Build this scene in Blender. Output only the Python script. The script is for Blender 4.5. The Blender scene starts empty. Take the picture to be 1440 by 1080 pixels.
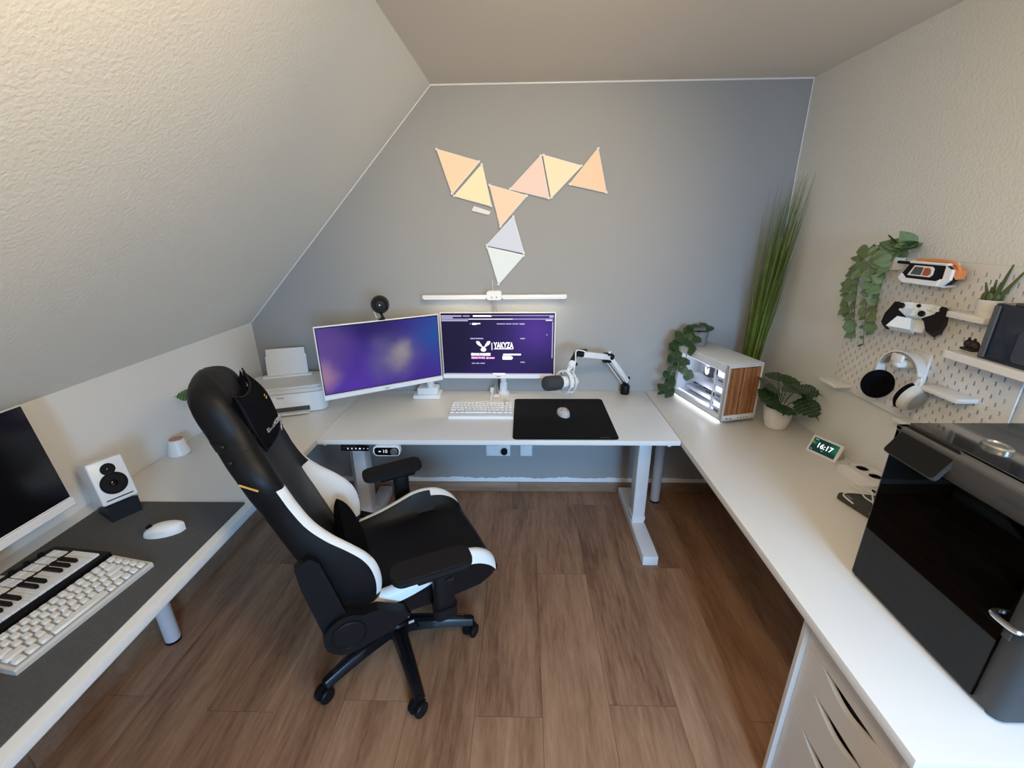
import bpy, bmesh, math, random
from mathutils import Matrix, Vector, Euler
random.seed(7)
PI = math.pi
scene = bpy.context.scene
C = scene.collection

# ------------------------------------------------------------ camera
CAM_H, PITCH, YAW, ROLL, FPX = 1.7328, math.radians(19.8407), math.radians(1.6472), math.radians(-0.5747), 617.893
fw = Vector((-math.sin(YAW)*math.cos(PITCH), math.cos(YAW)*math.cos(PITCH), -math.sin(PITCH)))
rt = Vector((math.cos(YAW), math.sin(YAW), 0)); up = rt.cross(fw)
r2 = rt*math.cos(ROLL)+up*math.sin(ROLL); u2 = -rt*math.sin(ROLL)+up*math.cos(ROLL)
cd = bpy.data.cameras.new('camera'); cd.sensor_width = 36; cd.lens = FPX/1440*36; cd.clip_start = .02
cam = bpy.data.objects.new('camera', cd); C.objects.link(cam)
cam.matrix_world = Matrix(((r2.x, u2.x, -fw.x, 0), (r2.y, u2.y, -fw.y, 0), (r2.z, u2.z, -fw.z, CAM_H), (0, 0, 0, 1)))
scene.camera = cam

# ------------------------------------------------------------ world, daylight, exposure
XL, XR, D, ZC, ZK, XS, YB = -1.672, 1.452, 2.623, 2.416, 1.188, -0.477, -1.75
ZD = .74
w = bpy.data.worlds.new('world'); scene.world = w; w.use_nodes = True
w.node_tree.nodes['Background'].inputs[0].default_value = (.62, .78, 1, 1)
w.node_tree.nodes['Background'].inputs[1].default_value = .6
def area(name, loc, rot, sx, sy, power, col, spread=PI):
    l = bpy.data.lights.new(name, 'AREA'); l.shape = 'RECTANGLE'; l.size = sx; l.size_y = sy
    l.energy = power; l.color = col; l.spread = spread
    o = bpy.data.objects.new(name, l); C.objects.link(o); o.location = loc; o.rotation_euler = rot
    return o
# daylight entering through the glazed balcony door in the gable wall behind the camera
area('balcony_daylight', (1.25, -4.0, 2.35), (PI/2-.3, 0, 0), 3.0, 2.0, 1020, (.34, .64, 1))
vs = scene.view_settings
vs.view_transform = 'Standard'; vs.look = 'None'; vs.gamma = 1; vs.use_curve_mapping = False
vs.exposure = -.03
try: scene.cycles.use_denoising = True
except Exception: pass

# ------------------------------------------------------------ materials
M = {}
def mat(name, col, rough=.5, metal=0, spec=.5, emit=None, estr=1, bump=0, bscale=80, bdist=.002, var=0, vscale=6, coat=0, alpha=None, sheen=0):
    if name in M: return M[name]
    m = bpy.data.materials.new(name); m.use_nodes = True; nt = m.node_tree; b = nt.nodes['Principled BSDF']
    b.inputs['Base Color'].default_value = (*col, 1); b.inputs['Roughness'].default_value = rough
    b.inputs['Metallic'].default_value = metal; b.inputs['Specular IOR Level'].default_value = spec
    if coat: b.inputs['Coat Weight'].default_value = coat; b.inputs['Coat Roughness'].default_value = .1
    if sheen: b.inputs['Sheen Weight'].default_value = sheen
    if emit: b.inputs['Emission Color'].default_value = (*emit, 1); b.inputs['Emission Strength'].default_value = estr
    tc = nt.nodes.new('ShaderNodeTexCoord')
    if bump:
        n = nt.nodes.new('ShaderNodeTexNoise'); n.inputs['Scale'].default_value = bscale; n.inputs['Detail'].default_value = 3
        bp = nt.nodes.new('ShaderNodeBump'); bp.inputs['Strength'].default_value = bump; bp.inputs['Distance'].default_value = bdist
        nt.links.new(tc.outputs['Object'], n.inputs['Vector']); nt.links.new(n.outputs['Fac'], bp.inputs['Height']); nt.links.new(bp.outputs['Normal'], b.inputs['Normal'])
    if var:
        n = nt.nodes.new('ShaderNodeTexNoise'); n.inputs['Scale'].default_value = vscale; n.inputs['Detail'].default_value = 4
        mx = nt.nodes.new('ShaderNodeMix'); mx.data_type = 'RGBA'
        mx.inputs['A'].default_value = (*[c*(1-var) for c in col], 1); mx.inputs['B'].default_value = (*[min(1, c*(1+var)) for c in col], 1)
        nt.links.new(tc.outputs['Object'], n.inputs['Vector']); nt.links.new(n.outputs['Fac'], mx.inputs['Factor']); nt.links.new(mx.outputs['Result'], b.inputs['Base Color'])
    M[name] = m
    return m
def smoked(name, tint, gloss=.06, rough=.02):
    m = bpy.data.materials.new(name); m.use_nodes = True; nt = m.node_tree; nt.nodes.clear()
    out = nt.nodes.new('ShaderNodeOutputMaterial'); mix = nt.nodes.new('ShaderNodeMixShader')
    t = nt.nodes.new('ShaderNodeBsdfTransparent'); t.inputs[0].default_value = (*tint, 1)
    g = nt.nodes.new('ShaderNodeBsdfGlossy'); g.inputs['Roughness'].default_value = rough
    lw = nt.nodes.new('ShaderNodeLayerWeight'); pw_ = nt.nodes.new('ShaderNodeMath'); pw_.operation = 'POWER'; pw_.inputs[1].default_value = 5
    f = nt.nodes.new('ShaderNodeMath'); f.operation = 'MULTIPLY_ADD'; f.inputs[1].default_value = .9; f.inputs[2].default_value = .04
    nt.links.new(lw.outputs['Facing'], pw_.inputs[0]); nt.links.new(pw_.outputs[0], f.inputs[0])
    nt.links.new(f.outputs[0], mix.inputs[0]); nt.links.new(t.outputs[0], mix.inputs[1]); nt.links.new(g.outputs[0], mix.inputs[2])
    nt.links.new(mix.outputs[0], out.inputs[0]); M[name] = m
    return m
def nodes_of(m): return m.node_tree.nodes, m.node_tree.links, m.node_tree.nodes['Principled BSDF']

white_pl = mat('white_plaster', (.775, .77, .725), .9, bump=.55, bscale=95, bdist=.004, var=.02, vscale=3)
white_sm = mat('white_paint', (.80, .79, .765), .85, bump=.15, bscale=60, bdist=.002)
ceil_m = mat('ceiling_paint', (.77, .71, .63), .9, bump=.1, bscale=30, bdist=.002)
grey_paint = mat('grey_wall_paint', (.335, .335, .33), .75, bump=.12, bscale=70, bdist=.002, var=.03, vscale=2)
caulk = mat('white_caulk', (.82, .82, .82), .7)
lam = mat('white_laminate', (.80, .785, .755), .38, bump=.02, bscale=300)
lam_edge = mat('white_laminate_edge', (.80, .80, .79), .4)
wmetal = mat('white_metal', (.80, .80, .81), .35)
wplast = mat('white_plastic', (.84, .84, .84), .35)
wmatte = mat('white_matte_plastic', (.78, .775, .76), .55)
gplast = mat('light_grey_plastic', (.55, .55, .55), .45)
mgrey = mat('mid_grey_plastic', (.20, .20, .21), .5)
dgrey = mat('dark_grey_plastic', (.055, .055, .06), .5)
blk = mat('black_plastic', (.006, .006, .007), .45, spec=.18)
blkg = mat('black_gloss', (.006, .006, .007), .12)
blks = mat('black_satin_metal', (.005, .005, .007), .3, spec=.35)
leather = mat('black_leatherette', (.006, .006, .007), .45, spec=.2, bump=.12, bscale=400, bdist=.0006)
leather2 = mat('charcoal_leatherette', (.010, .010, .012), .5, spec=.2, bump=.12, bscale=400, bdist=.0006)
velour = mat('black_velour', (.004, .004, .006), .95, spec=.08)
wleather = mat('white_leatherette', (.83, .825, .80), .42, bump=.08, bscale=350, bdist=.0006)
felt = mat('grey_felt', (.085, .087, .092), .95, bump=.6, bscale=500, bdist=.001, var=.30, vscale=160)
cloth_blk = mat('black_mousepad_cloth', (.010, .010, .011), .85, spec=.15)
silver = mat('silver_metal', (.62, .62, .62), .25, 1)
gold = mat('gold_thread', (.65, .36, .06), .5)
orange = mat('orange_plastic', (.72, .24, .07), .45)
rust = mat('rust_button', (.42, .09, .035), .5)
terracotta = mat('pinkish_wood_lid', (.50, .27, .19), .7)
potgrey = mat('grey_pot', (.23, .22, .22), .6)
soil = mat('soil', (.03, .02, .012), .95, bump=.8, bscale=120, bdist=.004)
leafd = mat('dark_green_leaf', (.022, .062, .018), .42, var=.35, vscale=20)
leafm = mat('trailing_leaf', (.026, .062, .016), .45, var=.4, vscale=18)
leafi = mat('ivy_leaf', (.14, .21, .095), .55, var=.3, vscale=25)
leafg = mat('grass_blade_green', (.12, .165, .02), .5, var=.6, vscale=14)
succ = mat('succulent_green', (.075, .09, .02), .6, var=.4, vscale=40)
stemm = mat('stem_green', (.10, .15, .05), .6)
cable_w = mat('white_cable', (.78, .77, .75), .5)
foam = mat('grey_foam', (.045, .046, .05), .95, bump=.6, bscale=700, bdist=.001)

def wood_mat(name, dark, mid, light, axis_scale, rough=.45, rnd=.25):
    m = mat(name, mid, rough); N, L, b = nodes_of(m)
    tc = N.new('ShaderNodeTexCoord'); oi = N.new('ShaderNodeObjectInfo')
    mp = N.new('ShaderNodeMapping'); mp.inputs['Scale'].default_value = axis_scale
    add = N.new('ShaderNodeVectorMath'); add.operation = 'ADD'
    mul = N.new('ShaderNodeVectorMath'); mul.operation = 'SCALE'; mul.inputs['Scale'].default_value = 37.0
    cb = N.new('ShaderNodeCombineXYZ')
    L.new(oi.outputs['Random'], cb.inputs[0]); L.new(oi.outputs['Random'], cb.inputs[1]); L.new(cb.outputs[0], mul.inputs[0])
    L.new(tc.outputs['Object'], mp.inputs['Vector']); L.new(mp.outputs[0], add.inputs[0]); L.new(mul.outputs[0], add.inputs[1])
    n1 = N.new('ShaderNodeTexNoise'); n1.inputs['Scale'].default_value = 1.0; n1.inputs['Detail'].default_value = 5; n1.inputs['Distortion'].default_value = .6
    n2 = N.new('ShaderNodeTexNoise'); n2.inputs['Scale'].default_value = 7.5; n2.inputs['Detail'].default_value = 6; n2.inputs['Roughness'].default_value = .65
    L.new(add.outputs[0], n1.inputs['Vector']); L.new(add.outputs[0], n2.inputs['Vector'])
    mx = N.new('ShaderNodeMath'); mx.operation = 'MULTIPLY_ADD'; mx.inputs[1].default_value = .45
    sc = N.new('ShaderNodeMath'); sc.operation = 'MULTIPLY'; sc.inputs[1].default_value = .55
    L.new(n1.outputs['Fac'], sc.inputs[0]); L.new(n2.outputs['Fac'], mx.inputs[0]); L.new(sc.outputs[0], mx.inputs[2])
    r = N.new('ShaderNodeMath'); r.operation = 'MULTIPLY_ADD'; r.inputs[1].default_value = rnd; 
    sub = N.new('ShaderNodeMath'); sub.operation = 'SUBTRACT'; sub.inputs[1].default_value = rnd*.5
    L.new(oi.outputs['Random'], r.inputs[0]); L.new(mx.outputs[0], sub.inputs[0]); L.new(sub.outputs[0], r.inputs[2])
    cr = N.new('ShaderNodeValToRGB'); e = cr.color_ramp.elements
    e[0].position = .32; e[0].color = (*dark, 1); e[1].position = .68; e[1].color = (*light, 1)
    k = e.new(.5); k.color = (*mid, 1)
    L.new(r.outputs[0], cr.inputs[0]); L.new(cr.outputs[0], b.inputs['Base Color'])
    bp = N.new('ShaderNodeBump'); bp.inputs['Strength'].default_value = .12; bp.inputs['Distance'].default_value = .001
    L.new(n2.outputs['Fac'], bp.inputs['Height']); L.new(bp.outputs[0], b.inputs['Normal'])
    return m
floor_wood = wood_mat('floor_oak', (.165, .076, .038), (.335, .175, .096), (.46, .265, .152), (9, 1.1, 9), .42, .07)
slat_wood = wood_mat('walnut_slat', (.20, .075, .022), (.36, .155, .055), (.50, .25, .11), (30, 30, 3), .5, .3)
skirt_wood = wood_mat('skirting_oak', (.17, .10, .065), (.27, .165, .105), (.36, .235, .155), (1.5, 9, 14), .5, .1)

# ------------------------------------------------------------ mesh helpers
def T(x=0, y=0, z=0): return Matrix.Translation((x, y, z))
def RX(a): return Matrix.Rotation(a, 4, 'X')
def RY(a): return Matrix.Rotation(a, 4, 'Y')
def RZ(a): return Matrix.Rotation(a, 4, 'Z')
def frame(o, x, y, z):
    m = Matrix((x, y, z)).transposed().to_4x4(); m.translation = o
    return m
def basis(o, zdir, hint=(0, 0, 1)):
    z = Vector(zdir).normalized(); h = Vector(hint)
    if abs(z.dot(h.normalized())) > .98: h = Vector((0, 1, 0))
    x = h.cross(z).normalized(); y = z.cross(x)
    return frame(Vector(o), x, y, z)
class MB:
    def __init__(s): s.v = []; s.f = []
    def add(s, v, f, m=None):
        o = len(s.v)
        for q in v:
            q = Vector(q); s.v.append(m @ q if m is not None else q)
        s.f += [[i+o for i in g] for g in f]
        return s
    def box(s, c, d, m=None):
        x, y, z = [k/2 for k in d]; cx, cy, cz = c
        v = [(cx+a*x, cy+b*y, cz+g*z) for g in (-1, 1) for b in (-1, 1) for a in (-1, 1)]
        return s.add(v, [[0, 2, 3, 1], [4, 5, 7, 6], [0, 1, 5, 4], [2, 6, 7, 3], [0, 4, 6, 2], [1, 3, 7, 5]], m)
    def rbox(s, c, d, r=.004, seg=2, m=None):
        bm = bmesh.new(); bmesh.ops.create_cube(bm, size=1)
        bmesh.ops.scale(bm, vec=d, verts=bm.verts)
        bmesh.ops.bevel(bm, geom=bm.edges[:], offset=min(r, min(d)*.49), segments=seg, profile=.5, affect='EDGES')
        v = [Vector(q.co)+Vector(c) for q in bm.verts]; bm.verts.index_update()
        f = [[q.index for q in g.verts] for g in bm.faces]; bm.free()
        return s.add(v, f, m)
    def lathe(s, prof, n=24, m=None):
        v = []; f = []; rings = []
        for r, z in prof:
            if r < 1e-6: rings.append([len(v)]); v.append((0, 0, z))
            else:
                rings.append(list(range(len(v), len(v)+n)))
                v += [(r*math.cos(2*PI*k/n), r*math.sin(2*PI*k/n), z) for k in range(n)]
        for a, b in zip(rings, rings[1:]):
            for k in range(n):
                j = (k+1) % n
                if len(a) == 1 and len(b) == 1: continue
                if len(a) == 1: f.append([a[0], b[j], b[k]])
                elif len(b) == 1: f.append([a[k], a[j], b[0]])
                else: f.append([a[k], a[j], b[j], b[k]])
        if len(rings[0]) > 1: f.append(rings[0][::-1])
        if len(rings[-1]) > 1: f.append(rings[-1])
        return s.add(v, f, m)
    def cyl(s, a, b, r, n=16, r2=None):
        a = Vector(a); b = Vector(b); h = (b-a).length
        return s.lathe([(r, 0), (r if r2 is None else r2, h)], n, basis(a, b-a))
    def ball(s, c, r, n=16, k=10, m=None):
        p = [(0, -1)]+[(math.cos(t), math.sin(t)) for t in [-PI/2+PI*i/k for i in range(1, k)]]+[(0, 1)]
        rr = r if isinstance(r, (tuple, list)) else (r, r, r)
        mm = T(*c) @ Matrix.Diagonal((*rr, 1))
        return s.lathe(p, n, mm if m is None else m @ mm)
    def tube(s, path, r, n=8, caps=True, m=None):
        P = [Vector(q) for q in path]; v = []; f = []
        t0 = (P[1]-P[0]).normalized(); h = Vector((0, 0, 1)) if abs(t0.z) < .9 else Vector((1, 0, 0))
        nx = (h-t0*h.dot(t0)).normalized()
        for i, q in enumerate(P):
            t = (P[min(i+1, len(P)-1)]-P[max(i-1, 0)]).normalized()
            nx = (nx-t*nx.dot(t)).normalized(); ny = t.cross(nx)
            rr = r[i] if isinstance(r, (list, tuple)) else r
            v += [q+(nx*math.cos(2*PI*k/n)+ny*math.sin(2*PI*k/n))*rr for k in range(n)]
        for i in range(len(P)-1):
            for k in range(n):
                j = (k+1) % n; f.append([i*n+k, i*n+j, (i+1)*n+j, (i+1)*n+k])
        if caps: f += [list(range(n))[::-1], list(range((len(P)-1)*n, len(P)*n))]
        return s.add(v, f, m)
    def prism(s, out, z0, z1, m=None):
        n = len(out); v = [(x, y, z0) for x, y in out]+[(x, y, z1) for x, y in out]
        f = [list(range(n))[::-1], list(range(n, 2*n))]+[[k, (k+1) % n, n+(k+1) % n, n+k] for k in range(n)]
        return s.add(v, f, m)
    def grid(s, fn, nu, nv, cu=False, cv=False, m=None, keep=None):
        v = [fn(i, j) for i in range(nu) for j in range(nv)]; f = []
        for i in range(nu-(0 if cu else 1)):
            for j in range(nv-(0 if cv else 1)):
                if keep and not keep(i, j): continue
                i2 = (i+1) % nu; j2 = (j+1) % nv
                f.append([i*nv+j, i2*nv+j, i2*nv+j2, i*nv+j2])
        return s.add(v, f, m)
    def mesh(s, name, smooth=35):
        me = bpy.data.meshes.new(name); me.from_pydata([tuple(q) for q in s.v], [], s.f)
        bm = bmesh.new(); bm.from_mesh(me)
        lone = [q for q in bm.verts if not q.link_faces]
        if lone: bmesh.ops.delete(bm, geom=lone, context='VERTS')
        bmesh.ops.recalc_face_normals(bm, faces=bm.faces); bm.to_mesh(me); bm.free()
        if smooth:
            me.shade_smooth(); me.set_sharp_from_angle(angle=math.radians(smooth))
        return me
    def obj(s, name, m, parent=None, smooth=35):
        me = s.mesh(name, smooth); me.materials.append(m)
        return link(name, me, parent)
def link(name, me, parent=None, mtx=None):
    o = bpy.data.objects.new(name, me); C.objects.link(o)
    if parent is not None: o.parent = parent
    if mtx is not None: o.matrix_local = mtx
    return o
def B(): return MB()
def thing(name, label, cat, loc=(0, 0, 0), rz=0, group=None):
    o = bpy.data.objects.new(name, None); o.empty_display_size = .05; C.objects.link(o)
    o.location = loc; o.rotation_euler = (0, 0, rz)
    return tag(o, label, cat, group)
def tag(o, label, cat, group=None):
    o['label'] = label; o['category'] = cat
    if group: o['group'] = group
    return o
def struct(o, label=None):
    o['kind'] = 'structure'
    if label: o['label'] = label
    return o
def rrect(w, h, r, n=5, cx=0, cy=0):
    p = []
    for sx, sy, a0 in ((1, 1, 0), (-1, 1, PI/2), (-1, -1, PI), (1, -1, 3*PI/2)):
        for k in range(n+1):
            a = a0+PI/2*k/n; p.append((cx+sx*(w/2-r)+r*math.cos(a), cy+sy*(h/2-r)+r*math.sin(a)))
    return p
def text(name, s, size, m, parent, mtx, ext=.0004, bold=0, align='CENTER'):
    cu = bpy.data.curves.new(name, 'FONT'); cu.body = s; cu.size = size; cu.extrude = ext; cu.offset = bold
    cu.align_x = align; cu.align_y = 'CENTER'; cu.resolution_u = 3
    t = bpy.data.objects.new(name+'_tmp', cu); C.objects.link(t)
    bpy.context.view_layer.update()
    me = bpy.data.meshes.new_from_object(t.evaluated_get(bpy.context.evaluated_depsgraph_get()))
    bpy.data.objects.remove(t); bpy.data.curves.remove(cu)
    me.materials.clear(); me.materials.append(m)
    return link(name, me, parent, mtx)
def smoothpath(pts, n=6):
    P = [Vector(q) for q in pts]; out = []
    for i in range(len(P)-1):
        a, b, c, d = P[max(i-1, 0)], P[i], P[i+1], P[min(i+2, len(P)-1)]
        for k in range(n):
            t = k/n; out.append(.5*((2*b)+(c-a)*t+(2*a-5*b+4*c-d)*t*t+(3*b-a-3*c+d)*t**3))
    return out+[P[-1]]
def interp(tab, z, col):
    if z <= tab[0][0]: return tab[0][col]
    for a, b in zip(tab, tab[1:]):
        if z <= b[0]:
            i = tab.index(a); p = tab[max(i-1, 0)]; n = tab[min(i+2, len(tab)-1)]; h = b[0]-a[0]; t = (z-a[0])/h
            m0 = (b[col]-p[col])/(b[0]-p[0])*h; m1 = (n[col]-a[col])/(n[0]-a[0])*h
            return (2*t**3-3*t*t+1)*a[col]+(t**3-2*t*t+t)*m0+(3*t*t-2*t**3)*b[col]+(t**3-t*t)*m1
    return tab[-1][col]
XZ = Matrix(((1, 0, 0, 0), (0, 0, -1, 0), (0, 1, 0, 0), (0, 0, 0, 1)))      # draws an XY outline upright: X right, Y up, extruding towards -Y

# ------------------------------------------------------------ room shell
fl = struct(B().box(((XL+XR)/2, (YB+D)/2, -.04), (XR-XL+.3, D-YB+.3, .06)).obj('floor', floor_wood))
PW, PL = .2565, 1.285
k = -6
for k in range(-7, 8):
    x0 = -.187+PW*k; x1 = x0+PW
    a, b = max(x0, XL)+.0006, min(x1, XR)-.0006
    if b-a < .01: continue
    y = (1.125 if k % 2 == 0 else 1.848)-3*PL
    if k % 4 in (2, 3): y += .05
    for j in range(6):
        c, d = max(y, YB)+.0008, min(y+PL, D)-.0008; y += PL
        if d-c < .02: continue
        me = B().box((0, 0, 0), (b-a, d-c, .01)).mesh('plank', 0); me.materials.append(floor_wood)
        o = link('plank', me, fl); o.location = ((a+b)/2, (c+d)/2, -.005)
pent = [(XL-.1, -.05), (XR+.1, -.05), (XR+.1, ZC+.1), (XS-.05, ZC+.1), (XL-.1, ZK+.1)]
struct(B().prism([(XL, -.02), (XR, -.02), (XR, ZC), (XS, ZC), (XL, ZK)], -D-.1, -D, XZ).obj('wall_back', grey_paint), 'grey painted gable wall behind the desk')
struct(B().box((XL-.05, (YB+D)/2, ZK/2-.01), (.1, D-YB+.2, ZK+.02)).obj('wall_left', white_sm), 'low white knee wall under the roof slope')
sl = Vector((XS-XL, 0, ZC-ZK)); nn = Vector((-sl.z, 0, sl.x)).normalized()*.1
q = [Vector((XL, 0, ZK)), Vector((XS, 0, ZC)), Vector((XS, 0, ZC))+nn, Vector((XL, 0, ZK))+nn]
struct(B().prism([(v.x, v.z) for v in q], -D-.1, -YB+.1, XZ).obj('wall_slope', white_pl), 'white roughcast roof slope on the left')
struct(B().box(((XS+XR)/2+.05, (YB+D)/2, ZC+.05), (XR-XS+.1, D-YB+.2, .1)).obj('ceiling', ceil_m))
struct(B().box((XR+.05, (YB+D)/2, ZC/2), (.1, D-YB+.2, ZC+.1)).obj('wall_right', white_pl), 'white roughcast wall with the pegboard')
# gable wall behind the camera with a balcony door
wr = B()
dx0, dx1, dz = .32, 1.40, 2.08
wr.box(((XL+dx0)/2, YB-.05, ZC/2), (dx0-XL, .1, ZC+.1)); wr.box(((dx1+XR)/2, YB-.05, ZC/2), (XR-dx1, .1, ZC+.1))
wr.box(((dx0+dx1)/2, YB-.05, (dz+ZC)/2), (dx1-dx0, .1, ZC-dz+.1))
struct(wr.obj('wall_rear', white_sm))
dr = B()
for x in (dx0+.03, dx1-.03): dr.box((x, YB-.05, dz/2), (.06, .06, dz))
for z in (.04, dz-.03): dr.box(((dx0+dx1)/2, YB-.05, z), (dx1-dx0-.12, .06, .08 if z < 1 else .06))
do = struct(dr.obj('door_1', wmetal))
B().box(((dx0+dx1)/2, YB-.05, dz/2), (dx1-dx0-.12, .008, dz-.14)).obj('pane', smoked('clear_glass', (.96, .98, 1)), do)
# ceiling lamp behind the camera: spotlight bar with three warm heads
cl_ = thing('ceiling_spotlight_bar', 'ceiling bar with three warm spotlights behind the viewer', 'lamp', (.20, .35, ZC))
B().rbox((0, 0, -.012), (.60, .06, .024), .004, 2).obj('ceiling_bar', wmetal, cl_)
def spot_head(x, aim, power, angle, col=(1, .78, .48)):
    p = Vector((x, 0, -.12)); d = (Vector(aim)-(Vector((.20, .35, ZC))+p)).normalized(); m = basis(p, d)
    h = B().lathe([(0, -.05), (.026, -.05), (.034, .0), (.036, .05), (.032, .05), (.026, .01), (0, .01)], 24, m).obj('spot_head', wmetal, cl_)
    B().cyl((x, 0, -.02), p-d*.03, .006, 8).obj('spot_arm', wmetal, h)
    l = bpy.data.lights.new('spot_light', 'SPOT'); l.energy = power; l.color = col; l.spot_size = angle; l.spot_blend = 1; l.shadow_soft_size = .05
    o = bpy.data.objects.new('spot_light', l); C.objects.link(o); o.matrix_world = basis(Vector((.20, .35, ZC))+p+d*.06, -d)
spot_head(0, (.0, D, 1.75), 104, math.radians(64))
spot_head(-.22, (-.85, 1.1, 1.95), 24, math.radians(105))
spot_head(.22, (1.35, 1.3, 1.1), 5, math.radians(100))
lp_ = bpy.data.lights.new('ambient_fill', 'POINT'); lp_.energy = 27; lp_.color = (1, .78, .50); lp_.shadow_soft_size = .12  # added ambient fill hanging below the bar, no fixture of its own
lpo = bpy.data.objects.new('ambient_fill', lp_); C.objects.link(lpo); lpo.location = (.20, .35, ZC-.50)
# skirting with its two boards, paint line above
sk = struct(B().box(((XL+XR)/2, D-.003, .034), (XR-XL, .004, .066)).obj('baseboard_back', skirt_wood))
for a, b in ((XL+.65, -.0385), (-.0375, XR-.01)):
    me = B().rbox((0, 0, 0), (b-a, .012, .07), .003, 2).mesh('board'); me.materials.append(skirt_wood)
    link('board', me, sk).location = ((a+b)/2, D-.009, .036)
sk2 = struct(B().box((XL+.003, (YB+D)/2, .036), (.004, D-YB, .07)).obj('baseboard_left', skirt_wood))
for a, b in ((YB+.02, -.35), (-.349, .92), (.921, D-.02)):
    me = B().rbox((0, 0, 0), (.012, b-a, .078), .003, 2).mesh('board'); me.materials.append(skirt_wood)
    link('board', me, sk2).location = (XL+.009, (a+b)/2, .040)
bl = B()
xs = [XL+.05+i*.02 for i in range(int((XR-XL-.1)/.02))]; rr = random.Random(3)
tops = [.102+rr.uniform(-.004, .004)+.004*math.sin(i*.35) for i in range(len(xs))]
bl.prism([(xs[0], .07)]+[(xs[-1], .07)]+[(x, t) for x, t in zip(xs[::-1], tops[::-1])], 0, .0012, T(0, D, 0) @ XZ)
struct(bl.obj('trim_1', caulk), 'uneven white paint line above the skirting')
tr = B()
tr.tube([(XS, D-.004, ZC-.004), (XR-.002, D-.004, ZC-.004)], .0045, 6)
tr.tube([(XS, D-.004, ZC-.004), (XL+.003, D-.004, ZK)], .0025, 6)
tr.tube([(XR-.003, D-.004, ZC-.004), (XR-.003, D-.004, .75)], .003, 6)
struct(tr.obj('trim_2', caulk), 'white filler line along the corners of the grey wall')
# wall sockets under the desk
def socket(px, w, label, plug):
    t = thing('wall_socket', label, 'socket', (px, D, .315), group='sockets under the desk')
    B().rbox((0, -.006, 0), (w, .012, .08), .004, 2).obj('cover_plate', wplast, t)
    for i in range(round(w/.08)):
        x = -w/2+.0405+i*.081
        m = T(x, -.0125, 0) @ RX(PI/2)
        B().lathe([(.029, 0), (.029, .002), (.024, .002), (.0225, -.004), (0, -.004)], 24, m).obj('socket_well', wplast, t)
        if plug and i: B().lathe([(.022, -.003), (.022, .022), (.018, .026), (0, .026)], 20, m).obj('plug', blk, t)
        else:
            b = B()
            for s in (-1, 1): b.cyl((x+s*.0095, -.0095, 0), (x+s*.0095, -.0088, 0), .003, 8)
            b.obj('contact_holes', dgrey, t)
socket(-.172, .162, 'double white wall socket with a black plug in it', True)
socket(.015, .081, 'single empty white wall socket under the desk', False)

# ------------------------------------------------------------ desks
yf = 1.932
dk = thing('standing_desk', 'white height adjustable desk under the two monitors', 'desk', (-.133, 2.2765, 0))
B().rbox((0, 0, ZD-.0125), (1.792, .689, .025), .0015, 2).obj('desktop', lam, dk)
B().box((0, .06, ZD-.04), (1.62, .05, .03)).obj('crossbar', wmetal, dk)
for s in (-1, 1):
    lx = .812*s
    l = B().rbox((lx, -.03, .365), (.07, .09, .67), .004, 2).obj('leg', wmetal, dk)
    B().rbox((lx, -.03, .09), (.078, .1, .03), .003, 1).obj('sleeve', wmetal, l)
    B().rbox((lx, -.03, .03), (.082, .665, .058), .004, 2).obj('foot', wmetal, l)
    B().box((lx, -.03, ZD-.033), (.07, .5, .014)).obj('support_rail', wmetal, l)
kp = B().rbox((-.713, -.342+.008, ZD-.047), (.14, .02, .03), .003, 2).obj('keypad', blkg, dk)
ic = mat('icon_white', (.8, .8, .8), .5, emit=(1, 1, 1), estr=.35)
b = B()
for i in range(6): b.box((-.745+.02*i, -.3446, ZD-.047), (.006 if i != 3 else .009, .0006, .007 if i < 4 else .003))
b.obj('keypad_symbols', ic, kp)
for x in (-.87, .85):
    B().rbox((x, -.31, ZD-.034), (.018, .03, .018), .003, 1).obj('cable_clip', wplast, dk)
# rounded controller with a dial
ct = thing('desk_controller', 'rounded white controller with black display and dial under the desk edge', 'controller', (-.682, 1.945, .714))
B().prism(rrect(.134, .056, .022, 5, 0, -.029), -.006, .022, XZ.inverted() @ Matrix.Identity(4) if False else XZ).obj('housing', wplast, ct)
B().prism(rrect(.122, .043, .016, 5, 0, -.031), .0221, .0232, XZ).obj('display', blkg, ct)
B().lathe([(.018, 0), (.018, .008), (.016, .01), (0, .01)], 24, T(.038, -.0225, -.031) @ RX(PI/2)).obj('dial', mat('grey_dial', (.25, .24, .23), .35, .6), ct)
text('display_digits', '10', .026, ic, ct, T(-.008, -.0236, -.031) @ RX(PI/2))
B().box((-.034, -.0234, -.031), (.012, .0006, .005)).obj('display_symbol', ic, ct)
B().box((0, .02, -.003), (.08, .04, .006)).obj('mounting_plate', wplast, ct)

def tube_leg(x, y, par):
    l = B().lathe([(.03, .012), (.03, .712), (.0, .712)], 24, T(x, y, 0)).obj('leg', mat('grey_white_tube', (.62, .62, .66), .35), par)
    B().lathe([(.031, 0), (.031, .012), (.0, .012)], 24, T(x, y, 0)).obj('rubber_foot', blk, l)
rd = thing('corner_table', 'long white tabletop along the right wall carrying the 3D printer', 'table', (1.108, 1.6, 0))
B().rbox((0, (.578+2.619)/2-1.6, ZD-.0145), (.682, 2.041, .029), .0015, 2).obj('tabletop', lam, rd)
tube_leg(.868-1.108, 2.512-1.6, rd); tube_leg(1.39-1.108, 2.53-1.6, rd)
ld = thing('side_table', 'long white tabletop along the knee wall carrying the grey felt mat', 'table', (-1.351, 1.5, 0))
B().rbox((0, (.30+2.619)/2-1.5, ZD-.0145), (.638, 2.319, .029), .0015, 2).obj('tabletop', lam, ld)
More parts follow.
